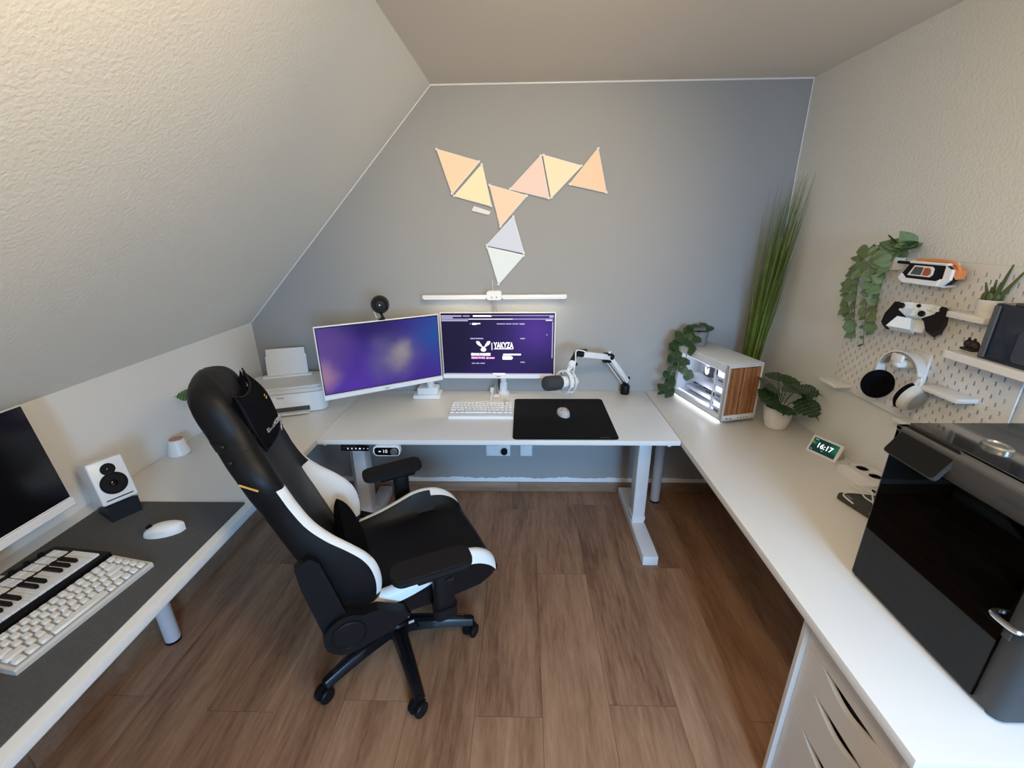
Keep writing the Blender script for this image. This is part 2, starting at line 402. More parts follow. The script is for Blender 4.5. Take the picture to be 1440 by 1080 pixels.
tube_leg(-1.57+1.351, 1.425-1.5, ld); tube_leg(-1.12+1.351, 2.55-1.5, ld); tube_leg(-1.57+1.351, 2.5-1.5, ld); tube_leg(-1.1+1.351, .42-1.5, ld)

# ------------------------------------------------------------ drawer unit under the right table
cx0, cx1, cy0, cy1, ct_z = .787, 1.367, .597, .957, .708
du = thing('drawer_unit', 'white drawer unit with scooped slot handles under the right table', 'drawer unit', ((cx0+cx1)/2, (cy0+cy1)/2, 0))
ox, oy = (cx0+cx1)/2, (cy0+cy1)/2
cbm = mat('white_cabinet', (.72, .71, .70), .45)
for s in (-1, 1): B().rbox((0, s*(.18-.0075), ct_z/2), (.58, .015, ct_z), .001, 1).obj('side_panel', cbm, du)
B().box((.282, 0, ct_z/2), (.012, .33, ct_z)).obj('back_panel', cbm, du)
B().box((0, 0, ct_z-.008), (.578, .33, .016)).obj('top_panel', cbm, du)
B().box((0, 0, .03), (.56, .33, .05)).obj('plinth', cbm, du)
zs = [.704, .613, .508, .358, .204, .06]
FR = Matrix(((0, 0, -1, 0), (-1, 0, 0, 0), (0, 1, 0, 0), (0, 0, 0, 1)))  # outline X -> -y, Y -> z, extrude -> -x
for i in range(5):
    zt, zb = zs[i]-.0012, zs[i+1]+.0012; h = .1635
    out = [(-h, zb), (h, zb), (h, zt)]
    if i:
        out += [(.0945-.189*k/16, zt-.034*math.sin(PI*k/16)**.9) for k in range(17)]
    out += [(-h, zt)]
    d = B().prism(out, -.014, 0, T(-.2745, 0, 0) @ FR).obj('drawer', cbm, du, 20)
    B().box((-.10, 0, (zt+zb)/2-.012), (.28, .30, zt-zb-.045)).obj('drawer_box', dgrey, d)  # dark colour paints in the shade behind the slot handles

# ------------------------------------------------------------ light panels on the grey wall
def panel(pts, col, strength, label):
    P = [Vector(p) for p in pts]; c = sum(P, Vector((0, 0)))/3
    t = thing('light_panel', label, 'light panel', (c.x, D, c.y), group='triangular light panels')
    def tri(sc, rad):
        o = []
        Q = [(p-c)*sc for p in P]
        for i in range(3):
            a, b_, n = Q[i-1], Q[i], Q[(i+1) % 3]
            u1 = (a-b_).normalized()*rad; u3 = (n-b_).normalized()*rad
            o += [tuple(b_+u1), tuple(b_+(u1+u3)*.33), tuple(b_+u3)]
        return o
    B().prism(tri(1.0, .008), .012, .018, XZ).obj('backing', wmatte, t)
    m = mat('panel_glow_%d' % len(M), (.20, .19, .18), .6, emit=col, estr=strength*.80)
    B().prism(tri(.955, .012), .018, .026, XZ).obj('diffuser', m, t)
    for p in P:
        q = (p-c)*.95; B().lathe([(.007, 0), (.007, .0012), (0, .0012)], 12, T(q.x, -.0262, q.y) @ RX(PI/2)).obj('corner_cap', wmatte, t)
    B().box((0, -.006, 0), (.05, .012, .05)).obj('wall_mount', wmatte, t)
PA, PB_, PC, PD = (-.467, 2.121), (-.233, 2.056), (-.394, 1.893), (-.182, 1.834)
def lerp(a, b, t): return (a[0]+(b[0]-a[0])*t, a[1]+(b[1]-a[1])*t)
panel([PA, PB_, PC], (1, .66, .34), .95, 'warm orange light panel at the upper left end of the chain')
panel([(-.223, 2.046), (-.176, 1.830), (-.386, 1.886)], (1, .80, .40), .98, 'pale yellow light panel below the upper left one')
panel([(-.19, 1.944), (.021, 1.886), (-.133, 1.722)], (1, .64, .36), .95, 'orange light panel in the middle pointing downwards')
panel([(-.080, 1.917), (.092, 2.085), (.140, 1.866)], (1, .62, .46), .92, 'pinkish light panel right of the middle one')
panel([(.100, 2.085), (.148, 1.868), (.312, 2.029)], (1, .76, .40), .98, 'creamy yellow light panel second from the right')
panel([(.242, 1.937), (.392, 2.115), (.450, 1.892)], (1, .58, .29), .95, 'orange light panel at the far right end of the chain')
panel([(-.057, 1.785), (-.215, 1.627), (.004, 1.581)], (.82, .88, 1), .72, 'cool grey-white light panel upper of the bottom pair')
panel([(-.212, 1.621), (.004, 1.573), (-.150, 1.405)], (.90, 1, .96), .82, 'bright white light panel at the very bottom')
ctl = thing('panel_controller', 'slim white power unit tucked below the yellow light panel', 'controller', (-.245, D, 1.83))
B().prism([(-.045, -.018), (.05, -.042), (.062, -.024), (-.03, .006)], .004, .014, XZ).obj('housing', wmatte, ctl)
B().box((-.0, -.003, -.02), (.03, .006, .01)).obj('wall_mount', wmatte, ctl)

# ------------------------------------------------------------ gaming chair
ch = thing('gaming_chair', 'black and white gaming chair with head pillow turned to the desk', 'chair', (-.55, 1.425, 0), math.radians(28))
#        z     rear   centre  crest   half width
BT = [(.455, -.195, -.115, -.100, .200), (.50, -.212, -.130, -.078, .240), (.55, -.228, -.146, -.064, .262), (.61, -.248, -.168, -.060, .270),
      (.67, -.268, -.188, -.070, .272), (.72, -.286, -.205, -.094, .272), (.77, -.303, -.221, -.136, .270), (.82, -.322, -.238, -.186, .265),
      (.88, -.344, -.256, -.232, .258), (.95, -.368, -.277, -.264, .255), (1.01, -.388, -.296, -.283, .260), (1.06, -.404, -.312, -.300, .256),
      (1.105, -.424, -.328, -.318, .236), (1.15, -.444, -.345, -.338, .203), (1.19, -.462, -.358, -.353, .180), (1.23, -.477, -.370, -.368, .168),
      (1.27, -.486, -.384, -.384, .156), (1.30, -.484, -.398, -.398, .136), (1.322, -.472, -.415, -.415, .100), (1.334, -.455, -.433, -.433, .05)]
NZ = 110
def back_row(i):
    z = BT[0][0]+(BT[-1][0]-BT[0][0])*(i/(NZ-1))
    xr_, xc, xb, hw = [interp(BT, z, k) for k in (1, 2, 3, 4)]
    th = xc-xr_; bw = min(.085, hw*.38); e = min(.03, hw*.25)
    half = [(0, xc+.006), (hw*.3, xc+.006), (hw*.42, xc+.003), (max(hw-bw-.03, hw*.50), xc-.001), (hw-bw, xc), (hw-bw*.80, xc+(xb-xc)*.22), (hw-bw*.62, xc+(xb-xc)*.62),
            (hw-bw*.45, xc+(xb-xc)*.90), (hw-bw*.30, xb), (hw-bw*.14, xb-.006), (hw-.003, xb-.022), (hw, xb-.045 if xb-xc > .02 else xc-th*.35), (hw-.004, xr_+th*.42),
            (hw-e*.45, xr_+th*.14), (hw-e, xr_+.004), (hw*.62, xr_-.004), (hw*.3, xr_-.008), (0, xr_-.009)]
    full = half+[(-y, x) for y, x in half[-2:0:-1]]
    return [(x, y, z) for y, x in full]
rows = [back_row(i) for i in range(NZ)]; NB = len(rows[0]); HN = 18
def zone(i, j):
    z = rows[i][0][2]; jj = j if j < HN-1 else NB-1-j      # segment index mirrored
    if .545 < z < 1.02 and 7 <= jj <= 9: return 'white_edge'
    if .545 < z < .865 and 4 <= jj <= 6: return 'white_inner'
    if jj <= 3: return 'centre'
    return 'shell'
def back_part(name, m, test):
    b = B(); b.grid(lambda i, j: rows[i][j], NZ, NB, cv=True, keep=lambda i, j: test(i, j))
    return b
b = back_part('backrest', leather, lambda i, j: zone(i, j) == 'shell')
cc = sum((Vector(v) for v in rows[-1]), Vector())/NB
capr = [[Vector(v)*k+cc*(1-k)+Vector((0, 0, dz)) for v in rows[-1]] for k, dz in ((1, 0), (.6, .003), (.25, .0045), (.02, .005))]
b.grid(lambda i, j: capr[i][j], 4, NB, cv=True); b.add(rows[0], [list(range(NB))[::-1]])
bk = b.obj('backrest', leather, ch, 50)
back_part('', leather2, lambda i, j: zone(i, j) == 'centre').obj('back_panel', leather2, bk, 60)
for s in (0, 1):
    back_part('', wleather, lambda i, j: zone(i, j).startswith('white') and (j < HN-1) == (s == 0)).obj('side_bolster_trim', wleather, bk, 60)
# seams and studs on the near flank
STUDS = ((1.165, -.418, .194), (1.125, -.405, .221))
for y in (-1, 1):
    for z, x, yy in STUDS: B().ball((x, y*yy, z), .007, 8, 6).obj('eyelet_stud', blkg, bk)
b = B(); b.box((0, 0, 0), (.052, .003, .0045), T(-.373, -.2575, 1.058) @ RY(.65)); b.obj('gold_stitching', gold, bk)
# seat
ST = [(-.165, .485, .500, .215), (-.13, .498, .520, .235), (-.06, .500, .528, .246), (.02, .500, .541, .252), (.10, .502, .565, .255), (.17, .505, .588, .256),
      (.23, .507, .592, .254), (.29, .507, .578, .250), (.335, .503, .548, .244), (.362, .492, .515, .236), (.378, .470, .482, .226), (.384, .445, .445, .215)]
NX = 90
def seat_row(i):
    x = ST[0][0]+(ST[-1][0]-ST[0][0])*math.sin(PI/2*i/(NX-1))
    zc, zb, hw = [interp(ST, x, k) for k in (1, 2, 3)]; bt = .405 if x < .3 else .405+(x-.3)*.35
    bw = .075
    half = [(0, zc+.004), (hw*.35, zc+.003), (hw-bw-.03, zc-.002), (hw-bw, zc), (hw-bw*.8, zc+(zb-zc)*.25), (hw-bw*.6, zc+(zb-zc)*.68), (hw-bw*.42, zc+(zb-zc)*.94),
            (hw-bw*.25, zb), (hw-bw*.08, zb-.006), (hw+.004, zb-.022), (hw+.008, max(bt+.02, zb-.05)), (hw, bt+.014), (hw-.03, bt), (hw*.5, bt-.002), (0, bt-.002)]
    full = half+[(-y, z) for y, z in half[-2:0:-1]]
    return [(x, y, z) for y, z in full]
srows = [seat_row(i) for i in range(NX)]; NS = len(srows[0]); SH = 15
def szone(i, j):
    x = srows[i][0][0]; jj = j if j < SH-1 else NS-1-j
    if -.15 < x < .368 and 6 <= jj <= 9: return 'white'
    if .24 < x < .368 and jj == 5: return 'white'
    return 'black'
b = B(); b.grid(lambda i, j: srows[i][j], NX, NS, cv=True, keep=lambda i, j: szone(i, j) == 'black')
b.add(srows[-1], [list(range(NS))]); b.add(srows[0], [list(range(NS))[::-1]])
se = b.obj('seat', leather, ch, 50)
for s in (0, 1):
    b = B(); b.grid(lambda i, j: srows[i][j], NX, NS, cv=True, keep=lambda i, j: szone(i, j) == 'white' and (j < SH-1) == (s == 0))
    b.obj('seat_bolster_trim', wleather, se, 60)
# head pillow with pointed upper corners
def pillow(i, j, n=25, side=1):
    a, s = -1+2*i/(n-1), -1+2*j/(n-1)                         # a lateral, s vertical
    top = .085+.030*abs(a)**3; bot = -.095+.010*abs(a)**2
    hw = .135+.012*max(s, 0)**3-.012*(1-abs(s))*0-.02*max(-s, 0)**2
    y = a*hw; zz = bot+(top-bot)*(s+1)/2
    f = max(0, (1-abs(a)**3.2))**.55*max(0, (1-abs(s)**3.2))**.55
    t = side*(.043*f+.0015) + .018*(1-a*a)
    return Vector((t, y, zz))
pm = T(-.352, -.008, 1.178) @ RY(-.20)
b = B()
for sd in (1, -1): b.grid(lambda i, j: pillow(i, j, 25, sd), 25, 25, m=pm)
hp = b.obj('head_pillow', velour, ch, 70)
ring = [pillow(i, 24) for i in range(25)]+[pillow(24, j) for j in range(23, -1, -1)]+[pillow(i, 0) for i in range(23, -1, -1)]+[pillow(0, j) for j in range(1, 24)]
b = B(); b.tube([Vector((v.x*.0+.008+.018*(1-(v.y/.14)**2), v.y, v.z)) for v in ring+[ring[0]]], .003, 6, m=pm); b.obj('piping', blk, hp)
wtxt = mat('pale_thread', (.40, .40, .40), .6)
text('stitched_lettering', 'DXRACER', .019, wtxt, hp, pm @ T(.053, -.070, -.028) @ RZ(PI/2-.42) @ RX(PI/2), .002)
b = B(); b.box((.0645, -.055, .058), (.002, .018, .004), pm); b.box((.0625, -.055, .066), (.002, .014, .003), pm); b.obj('gold_emblem', gold, hp)
text('stitched_lettering', 'DXRACER', .026, wtxt, bk, Matrix.Translation((-.2905, .195, 1.055)) @ RZ(PI/2) @ RX(PI/2+.02) , .002)
def strap_pt(k, j):
    i = round((1.150+.024*j-BT[0][0])/(BT[-1][0]-BT[0][0])*(NZ-1)); v = Vector(rows[i][k]); c = Vector((-.41, 0, v.z))
    return v+(v-c).normalized()*.004
b = B(); ks = list(range(8, NB-7)); b.grid(lambda i, j: strap_pt(ks[i], j), len(ks), 2)
for s in (-1, 1):
    e0, e1 = strap_pt(8 if s > 0 else NB-8, 0), strap_pt(8 if s > 0 else NB-8, 1)
    b.add([e0, e1, Vector((-.345, s*.137, 1.172)), Vector((-.342, s*.137, 1.150))], [[0, 1, 2, 3]])
b.obj('strap', blk, ch)
# lumbar cushion
def lumbar(i, j, n=21, sd=1):
    a, s = -1+2*i/(n-1), -1+2*j/(n-1); f = max(0, 1-abs(a)**4)**.5*max(0, 1-abs(s)**3.4)**.5
    return Vector((sd*(.036*f+.001), a*.150*(1-.12*s*s), s*.098))
lm_ = T(-.123, 0, .625) @ RY(-.30)
b = B()
for sd in (1, -1): b.grid(lambda i, j: lumbar(i, j, 21, sd), 21, 21, m=lm_)
lc = b.obj('lumbar_cushion', velour, ch, 70)
B().box((.012, .137, .01), (.012, .012, .022), lm_).obj('gold_tag', gold, lc)
# arm rests
for s, px, py in ((-1, .095, -.335), (1, .112, .352)):
    ar = B().rbox((px+.033, py, .535), (.072, .046, .19), .016, 3).obj('armrest', blk, ch)
    B().prism(rrect(.085, .058, .02, 4), .0, .045, T(px+.033, py, .435)).obj('lower_sleeve', blk, ar)
    B().rbox((px+.033, py-s*.06, .428), (.06, .14, .016), .004, 2).obj('bracket', blks, ar)
    B().rbox((px+.02, py, .632), (.16, .062, .024), .008, 2).obj('pad_base', blk, ar)
    out = rrect(.272, .098, .035, 6)
    b = B(); m = T(px, py, .645) @ RZ(s*.05)
    b.prism([(x*.97, y*.93) for x, y in out], 0, .006, m); b.prism(out, .006, .022, m); b.prism([(x*.985, y*.94) for x, y in out], .022, .030, m)
    b.obj('arm_pad', dgrey if False else mat('soft_black_pad', (.013, .012, .012), .7, spec=.15), ar)
    B().rbox((px+.05, py+s*.026, .60), (.026, .008, .014), .003, 1).obj('adjust_button', blkg, ar)
# recliner hinges, side irons
for s in (-1, 1):
    y0 = s*.272; y1 = s*.312
    lo, hi = min(y0, y1), max(y0, y1)
    P = [(-.19+.078*math.cos(a), .475+.078*math.sin(a)) for a in [PI*.28+k*PI*1.36/14 for k in range(15)]]
    P += [(-.06, .425), (.012, .462), (.0, .482), (-.09, .535)]
    hg = B().prism(P, -hi, -lo, XZ).obj('recliner_cover', blk, ch, 25)
    B().lathe([(.056, 0), (.056, .004), (.050, .006), (.048, .003), (0, .003)], 28, T(-.19, y1, .475) @ RX(PI/2*(1 if s < 0 else -1))).obj('cover_ring', blk, hg)
    iron = [(-.265, .50), (-.185, .535), (-.218, .69), (-.238, .775), (-.262, .80), (-.306, .775), (-.30, .70)]
    B().prism(iron, -max(s*.266, s*.296), -min(s*.266, s*.296), XZ).obj('back_iron', blk, ch, 25)
    if s > 0: B().rbox((.02, .29, .455), (.16, .012, .014), .004, 1).obj('recline_lever', blk, ch)
b = B(); b.box((-.02, -.2565, .398), (.012, .003, .018), RY(.4) if False else None); b.box((.005, -.2565, .402), (.018, .003, .008)); b.box((.02, -.2565, .372), (.02, .003, .01)); b.obj('warning_marks', wtxt, ch)
# mechanism, gas spring, star base
B().rbox((0, 0, .375), (.24, .17, .045), .01, 2).obj('tilt_mechanism', blk, ch)
B().box((0, 0, .399), (.30, .36, .014)).obj('seat_plate', blks, ch)
b = B(); b.tube([(.02, -.08, .37), (.02, -.20, .36), (.04, -.28, .355)], .006, 8); b.obj('tilt_lever', blks, ch)
b = B(); b.lathe([(.036, .10), (.036, .20), (.032, .205), (.032, .27), (.026, .272), (.026, .36), (0, .36)], 24); b.obj('gas_spring', blks, ch)
sb = B().lathe([(.0, .075), (.05, .075), (.056, .085), (.056, .135), (.048, .15), (.0, .15)], 30).obj('star_base', blks, ch)
for k in range(5):
    a = math.radians(-60.7-28+72*k); m = RZ(a)
    def arm(i, j):
        t = i/10; x = .03+.295*t; wdt = .034-.012*t; top = .142-.052*t**1.5; bot = top-.046+.016*t
        sec = [(-wdt*.55, top), (wdt*.55, top), (wdt*.8, top-.006), (wdt, bot), (-wdt, bot), (-wdt*.8, top-.006)]
        y, z = sec[j]
        return (x, y, z)
    b = B(); b.grid(arm, 11, 6, cv=True, m=m); b.add([arm(10, j) for j in range(6)], [list(range(6))], m)
    for s in (-1, 1): b.tube([(.07, s*.012, .1405), (.18, s*.009, .123), (.29, s*.006, .100)], .003, 5, m=m)
    ab = b.obj('base_arm', blks, sb, 40)
    tw = random.uniform(0, 6.28); cm = m @ T(.322, 0, 0) @ RZ(tw)
    b = B(); b.cyl(cm @ Vector((0, 0, .05)), cm @ Vector((0, 0, .088)), .011, 12)
    hood = [(-.012+.034*math.cos(q), .032+.034*math.sin(q)) for q in [PI*.05+k2*PI*.95/9 for k2 in range(10)]]+[(-.04, .028), (-.012, .045), (.012, .03)]
    b.prism(hood, -.008, .008, cm @ XZ)
    c_ = b.obj('caster', blk, sb)
    for s in (-1, 1):
        B().lathe([(.0, -.009), (.026, -.009), (.030, -.005), (.030, .005), (.026, .009), (.0, .009)], 20, cm @ T(-.012, s*.0185, .0305) @ RX(PI/2)).obj('caster_wheel', blk, sb)

# ------------------------------------------------------------ monitors
def bmat_screen(name, build):
    m = bpy.data.materials.new(name); m.use_nodes = True; N, L = m.node_tree.nodes, m.node_tree.links; b = N['Principled BSDF']
    b.inputs['Base Color'].default_value = (.01, .01, .012, 1); b.inputs['Roughness'].default_value = .35; b.inputs['Specular IOR Level'].default_value = .08
    tc = N.new('ShaderNodeTexCoord'); col = build(N, L, tc); L.new(col, b.inputs['Emission Color']); b.inputs['Emission Strength'].default_value = .72
    return m
def spot(N, L, vec, c, sc):
    mp = N.new('ShaderNodeMapping'); mp.vector_type = 'POINT'
    mp.inputs['Location'].default_value = (-c[0]*sc[0], 0, -c[1]*sc[1]); mp.inputs['Scale'].default_value = (sc[0], 0, sc[1])
    ln = N.new('ShaderNodeVectorMath'); ln.operation = 'LENGTH'
    L.new(vec, mp.inputs[0]); L.new(mp.outputs[0], ln.inputs[0])
    mr = N.new('ShaderNodeMapRange'); mr.interpolation_type = 'SMOOTHSTEP'; mr.inputs[1].default_value = 0; mr.inputs[2].default_value = 1; mr.inputs[3].default_value = 1; mr.inputs[4].default_value = 0
    L.new(ln.outputs['Value'], mr.inputs[0])
    return mr.outputs[0]
def blend(N, L, a, bcol, fac, k=1.0):
    mx = N.new('ShaderNodeMix'); mx.data_type = 'RGBA'
    if k != 1:
        mm = N.new('ShaderNodeMath'); mm.operation = 'MULTIPLY'; mm.inputs[1].default_value = k; L.new(fac, mm.inputs[0]); fac = mm.outputs[0]
    L.new(fac, mx.inputs['Factor'])
    if isinstance(a, tuple): mx.inputs['A'].default_value = (*a, 1)
    else: L.new(a, mx.inputs['A'])
    mx.inputs['B'].default_value = (*bcol, 1)
    return mx.outputs['Result']
def warped(N, L, tc, k=.12, s=5):
    n = N.new('ShaderNodeTexNoise'); n.inputs['Scale'].default_value = s; n.inputs['Detail'].default_value = 3
    L.new(tc.outputs['Object'], n.inputs['Vector'])
    sb_ = N.new('ShaderNodeVectorMath'); sb_.operation = 'SUBTRACT'; sb_.inputs[1].default_value = (.5, .5, .5); L.new(n.outputs['Color'], sb_.inputs[0])
    sc = N.new('ShaderNodeVectorMath'); sc.operation = 'SCALE'; sc.inputs['Scale'].default_value = k; L.new(sb_.outputs[0], sc.inputs[0])
    ad = N.new('ShaderNodeVectorMath'); ad.operation = 'ADD'; L.new(tc.outputs['Object'], ad.inputs[0]); L.new(sc.outputs[0], ad.inputs[1])
    return ad.outputs[0]
def scr_left(N, L, tc):
    v = warped(N, L, tc, .16)
    c = blend(N, L, (.070, .028, .36), (.022, .012, .15), spot(N, L, v, (-.06, .16), (2.6, 5)))
    c = blend(N, L, c, (.02, .10, .42), spot(N, L, v, (.30, .10), (4.2, 4.2)))
    c = blend(N, L, c, (.12, .045, .50), spot(N, L, v, (-.14, -.16), (3.5, 5)), .8)
    c = blend(N, L, c, (.17, .09, .36), spot(N, L, v, (-.30, .06), (4.5, 4.0)), .8)
    c = blend(N, L, c, (.50, .28, .42), spot(N, L, v, (-.29, -.045), (9, 9)), .8)
    c = blend(N, L, c, (.20, .18, .34), spot(N, L, v, (.06, .0), (5, 6)), .8)
    c = blend(N, L, c, (.42, .37, .38), spot(N, L, v, (.085, .005), (11, 10)), .85)
    return c
def scr_right(N, L, tc):
    v = warped(N, L, tc, .05, 3)
    c = blend(N, L, (.012, .008, .055), (.045, .022, .20), spot(N, L, v, (.16, .03), (2.6, 3.2)))
    c = blend(N, L, c, (.115, .045, .42), spot(N, L, v, (.20, .09), (5.2, 5.2)), .9)
    c = blend(N, L, c, (.04, .02, .19), spot(N, L, v, (-.02, -.14), (4, 8)), .6)
    return c
def monitor(name, label, loc, yaw, smat):
    W, H = .612, .365
    t = thing(name, label, 'monitor', loc, yaw)
    B().rbox((0, .012, 0), (W, .014, H), .003, 2).obj('bezel', wplast, t)
    B().rbox((0, .030, -.02), (W*.82, .026, H*.72), .01, 2).obj('rear_housing', wplast, t)
    B().rbox((0, .001, -.5*H+.0115), (W, .010, .023), .002, 1).obj('chin', wplast, t)
    B().box((0, .0045, .010), (W-.010, .002, H-.030)).obj('screen_border', blkg, t)
    s = B().box((0, .0030, .010), (W-.018, .002, H-.040)).obj('screen', smat, t, 0)
    B().box((.0, -.0044, -.5*H+.0115), (.022, .0006, .004)).obj('maker_mark', mgrey, t)
    return t, s
mR, sR = monitor('monitor', 'white monitor facing forward showing a purple web page', (-.139, 2.287, 1.123), math.radians(-1), bmat_screen('screen_web_page', scr_right))
mL, sL = monitor('monitor', 'white monitor angled in from the left showing a blurred blue wallpaper', (-.711, 2.128, 1.116), math.radians(31), bmat_screen('screen_wallpaper', scr_left))
glow_w = mat('screen_white', (.1, .1, .1), .4, emit=(1, .98, 1), estr=1.5)
glow_l = mat('screen_lilac', (.1, .1, .1), .4, emit=(.42, .36, .66), estr=.9)
glow_p = mat('screen_pink', (.1, .1, .1), .4, emit=(1, .35, .85), estr=1.2)
def on_screen(name, m, rects, par):       # rects in the zoomed web page's own units: x 0..1440, y 0..889 of the panel crop
    b = B()
    for x0, y0, x1, y1 in rects:
        f = lambda x: -.306+(x-5)/1370*.612
        g = lambda y: .1825-(y-25)/800*.365
        b.box(((f(x0)+f(x1))/2, .0015, (g(y0)+g(y1))/2), (f(x1)-f(x0), .0006, g(y0)-g(y1)))
    return b.obj(name, m, par, 0)
on_screen('browser_tabs', glow_l, [(22, 58, 265, 76), (282, 60, 362, 74), (22, 80, 160, 94), (600, 58, 1350, 66), (22, 98, 1340, 108), (22, 112, 340, 128), (1255, 112, 1345, 124), (1300, 62, 1350, 88), (40, 762, 1345, 776), (1335, 135, 1347, 570)], sR)
on_screen('browser_bright_bar', glow_w, [(345, 99, 870, 107), (400, 58, 620, 75), (1262, 113, 1330, 122), (388, 148, 440, 170), (440, 150, 485, 162), (618, 760, 770, 778)], sR)
on_screen('page_menu', glow_l, [(680, 153, 780, 165), (788, 153, 855, 165), (865, 153, 937, 165), (950, 152, 1010, 168), (358, 326, 415, 340), (420, 326, 515, 340), (958, 326, 1014, 340), (365, 630, 405, 643), (415, 630, 458, 643), (470, 630, 525, 643), (958, 615, 1012, 628), (1268, 282, 1282, 294), (362, 150, 372, 165)], sR)
on_screen('page_heading', glow_w, [(362, 510, 396, 542), (400, 512, 430, 540), (434, 512, 462, 542), (468, 512, 496, 540), (500, 512, 535, 542), (540, 510, 596, 542), (612, 385, 620, 472), (750, 518, 965, 536), (742, 545, 848, 590)], sR)
on_screen('page_subheading', glow_p, [(362, 556, 440, 580), (446, 556, 480, 578), (484, 556, 528, 580), (542, 558, 575, 582), (580, 560, 645, 580)], sR)
def scr(x, y): return (-.306+(x-5)/1370*.612, .1825-(y-25)/800*.365)
x_, z_ = scr(757, 420)
text('page_logo_lettering', 'YAKYZA', .041, glow_w, sR, T(x_, .0012, z_) @ RX(PI/2) @ Matrix.Diagonal((.66, 1.15, 1, 1)), .0003, .0012)
on_screen('logo_underline', glow_w, [(640, 455, 872, 462)], sR)
# winged emblem
b = B()
for s in (-1, 1):
    o = [(513+s*8, 440), (513+s*25, 405), (513+s*52, 366), (513+s*82, 365), (513+s*86, 380), (513+s*70, 405), (513+s*40, 425)]
    b.prism([scr(*q) for q in o], -.0012, -.0006, XZ)
b.prism([scr(513+a, 462+c) for a, c in ((-12, -30), (12, -30), (22, -12), (34, -2), (30, 16), (14, 28), (-14, 28), (-30, 16), (-34, -2), (-22, -12))], -.0012, -.0006, XZ)
b.obj('page_emblem', glow_w, sR, 0)
x_, z_ = scr(848, 567)
b = B(); b.prism([scr(845, 546), scr(864, 556), scr(866, 568), scr(862, 582), scr(845, 590)], -.0012, -.0006, XZ); b.obj('page_button_end', glow_w, sR, 0)
# monitor arms
aR = thing('monitor_stand', 'white monitor arm with slim post behind the forward facing monitor', 'monitor arm', (-.128, 2.575, ZD))
B().lathe([(.038, 0), (.038, .012), (.024, .022), (.024, .07), (.018, .075), (.018, .42), (0, .42)], 24).obj('post', wmetal, aR)
b = B(); b.rbox((0, -.06, .385), (.036, .16, .035), .008, 2); b.obj('arm', wmetal, aR)
B().rbox((-.011, -.222, .365), (.10, .012, .10), .003, 1).obj('mounting_plate', wmetal, aR)
B().rbox((-.011, -.18, .38), (.04, .08, .04), .006, 1).obj('tilt_head', wmetal, aR)
b = B(); b.tube([(-.02, -.0, .02), (-.03, -.01, .10), (-.025, .0, .2)], .006, 6); b.obj('cable', blk, aR)
aL = thing('monitor_stand', 'white monitor arm on a square two-step clamp beside the angled monitor', 'monitor arm', (-.595, 2.535, ZD))
B().rbox((0, 0, .011), (.165, .115, .022), .004, 2).obj('clamp_plate', wplast, aL)
B().rbox((.005, .005, .042), (.125, .085, .042), .008, 2).obj('clamp_body', wplast, aL)
B().lathe([(.022, .06), (.022, .40), (0, .40)], 20, T(.02, .0, 0)).obj('post', wmetal, aL)
b = B(); p0, p1 = Vector((.02, 0, .37)), Vector((-.116+.03, -.407+.16, .37))
b.tube([p0, p0.lerp(p1, .5)+Vector((.03, 0, 0)), p1], .021, 10); b.obj('arm', wmetal, aL)
B().rbox((0, 0, 0), (.09, .012, .09), .003, 1, T(-.116-.0285, -.407+.0475, .37) @ RZ(math.radians(31))).obj('mounting_plate', wmetal, aL)
B().rbox((0, .04, 0), (.04, .1, .04), .006, 1, T(-.116-.0285, -.407+.0475, .37) @ RZ(math.radians(31))).obj('tilt_head', wmetal, aL)
# webcam on the angled monitor
wc = thing('webcam', 'round black webcam clipped on top of the angled monitor', 'webcam', (-.705, 2.142, 1.2985), math.radians(20))
B().ball((.0, .0, .076), (.045, .045, .045), 24, 14).obj('camera_ball', blkg, wc)
B().lathe([(.022, 0), (.022, .003), (.014, .004), (0, .004)], 24, T(0, -.042, .076) @ RX(PI/2)).obj('lens_ring', blk, wc)
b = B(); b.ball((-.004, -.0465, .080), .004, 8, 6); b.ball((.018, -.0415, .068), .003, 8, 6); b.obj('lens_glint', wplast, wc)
b = B(); b.tube([(0, 0, .036), (.004, .0, .018), (.006, 0, .004)], [.007, .006, .012], 10); b.obj('ball_neck', blk, wc)
B().rbox((.0, .01, .002), (.03, .034, .005), .001, 1).obj('clip', blk, wc)
b = B(); b.tube(smoothpath([(-.005, .032, .09), (-.03, .03, .05), (-.024, .034, .012), (-.024, .036, .006)]), .003, 6); b.obj('cable', cable_w, wc)
# light bar
lb = thing('desk_light_bar', 'long thin white light bar on twin rods above the monitors', 'lamp', (-.168, 2.52, ZD))
glowbar = mat('bar_diffuser', (.9, .9, .88), .4, emit=(1, .96, .88), estr=1.6)
for s in (-1, 1):
    hb = B().rbox((s*.226, 0, .613), (.368, .034, .022), .004, 2).obj('light_arm', wplast, lb)
    B().box((s*.226, 0, .6015), (.35, .022, .002)).obj('diffuser', glowbar, hb)
B().prism(rrect(.084, .05, .014, 4, 0, .622), -.026, .026, XZ).obj('hinge_block', wplast, lb)
b = B()
for s in (-1, 1): b.lathe([(.004, 0), (.004, .002), (0, .002)], 10, T(s*.014, -.0262, .612) @ RX(PI/2))
b.obj('hinge_screws', mgrey, lb)
for s in (-1, 1): B().cyl((s*.009, 0, .012), (s*.009, 0, .60), .004, 8).obj('rod', silver, lb)
B().rbox((0, 0, .007), (.04, .04, .014), .003, 1).obj('clamp', wplast, lb)
b = B(); b.tube(smoothpath([(-.008, .01, .645), (-.014, .05, .70), (-.006, D-2.52-.02, .67), (-.004, D-2.52-.015, .66)]), .0015, 5); b.obj('cable', cable_w, lb)
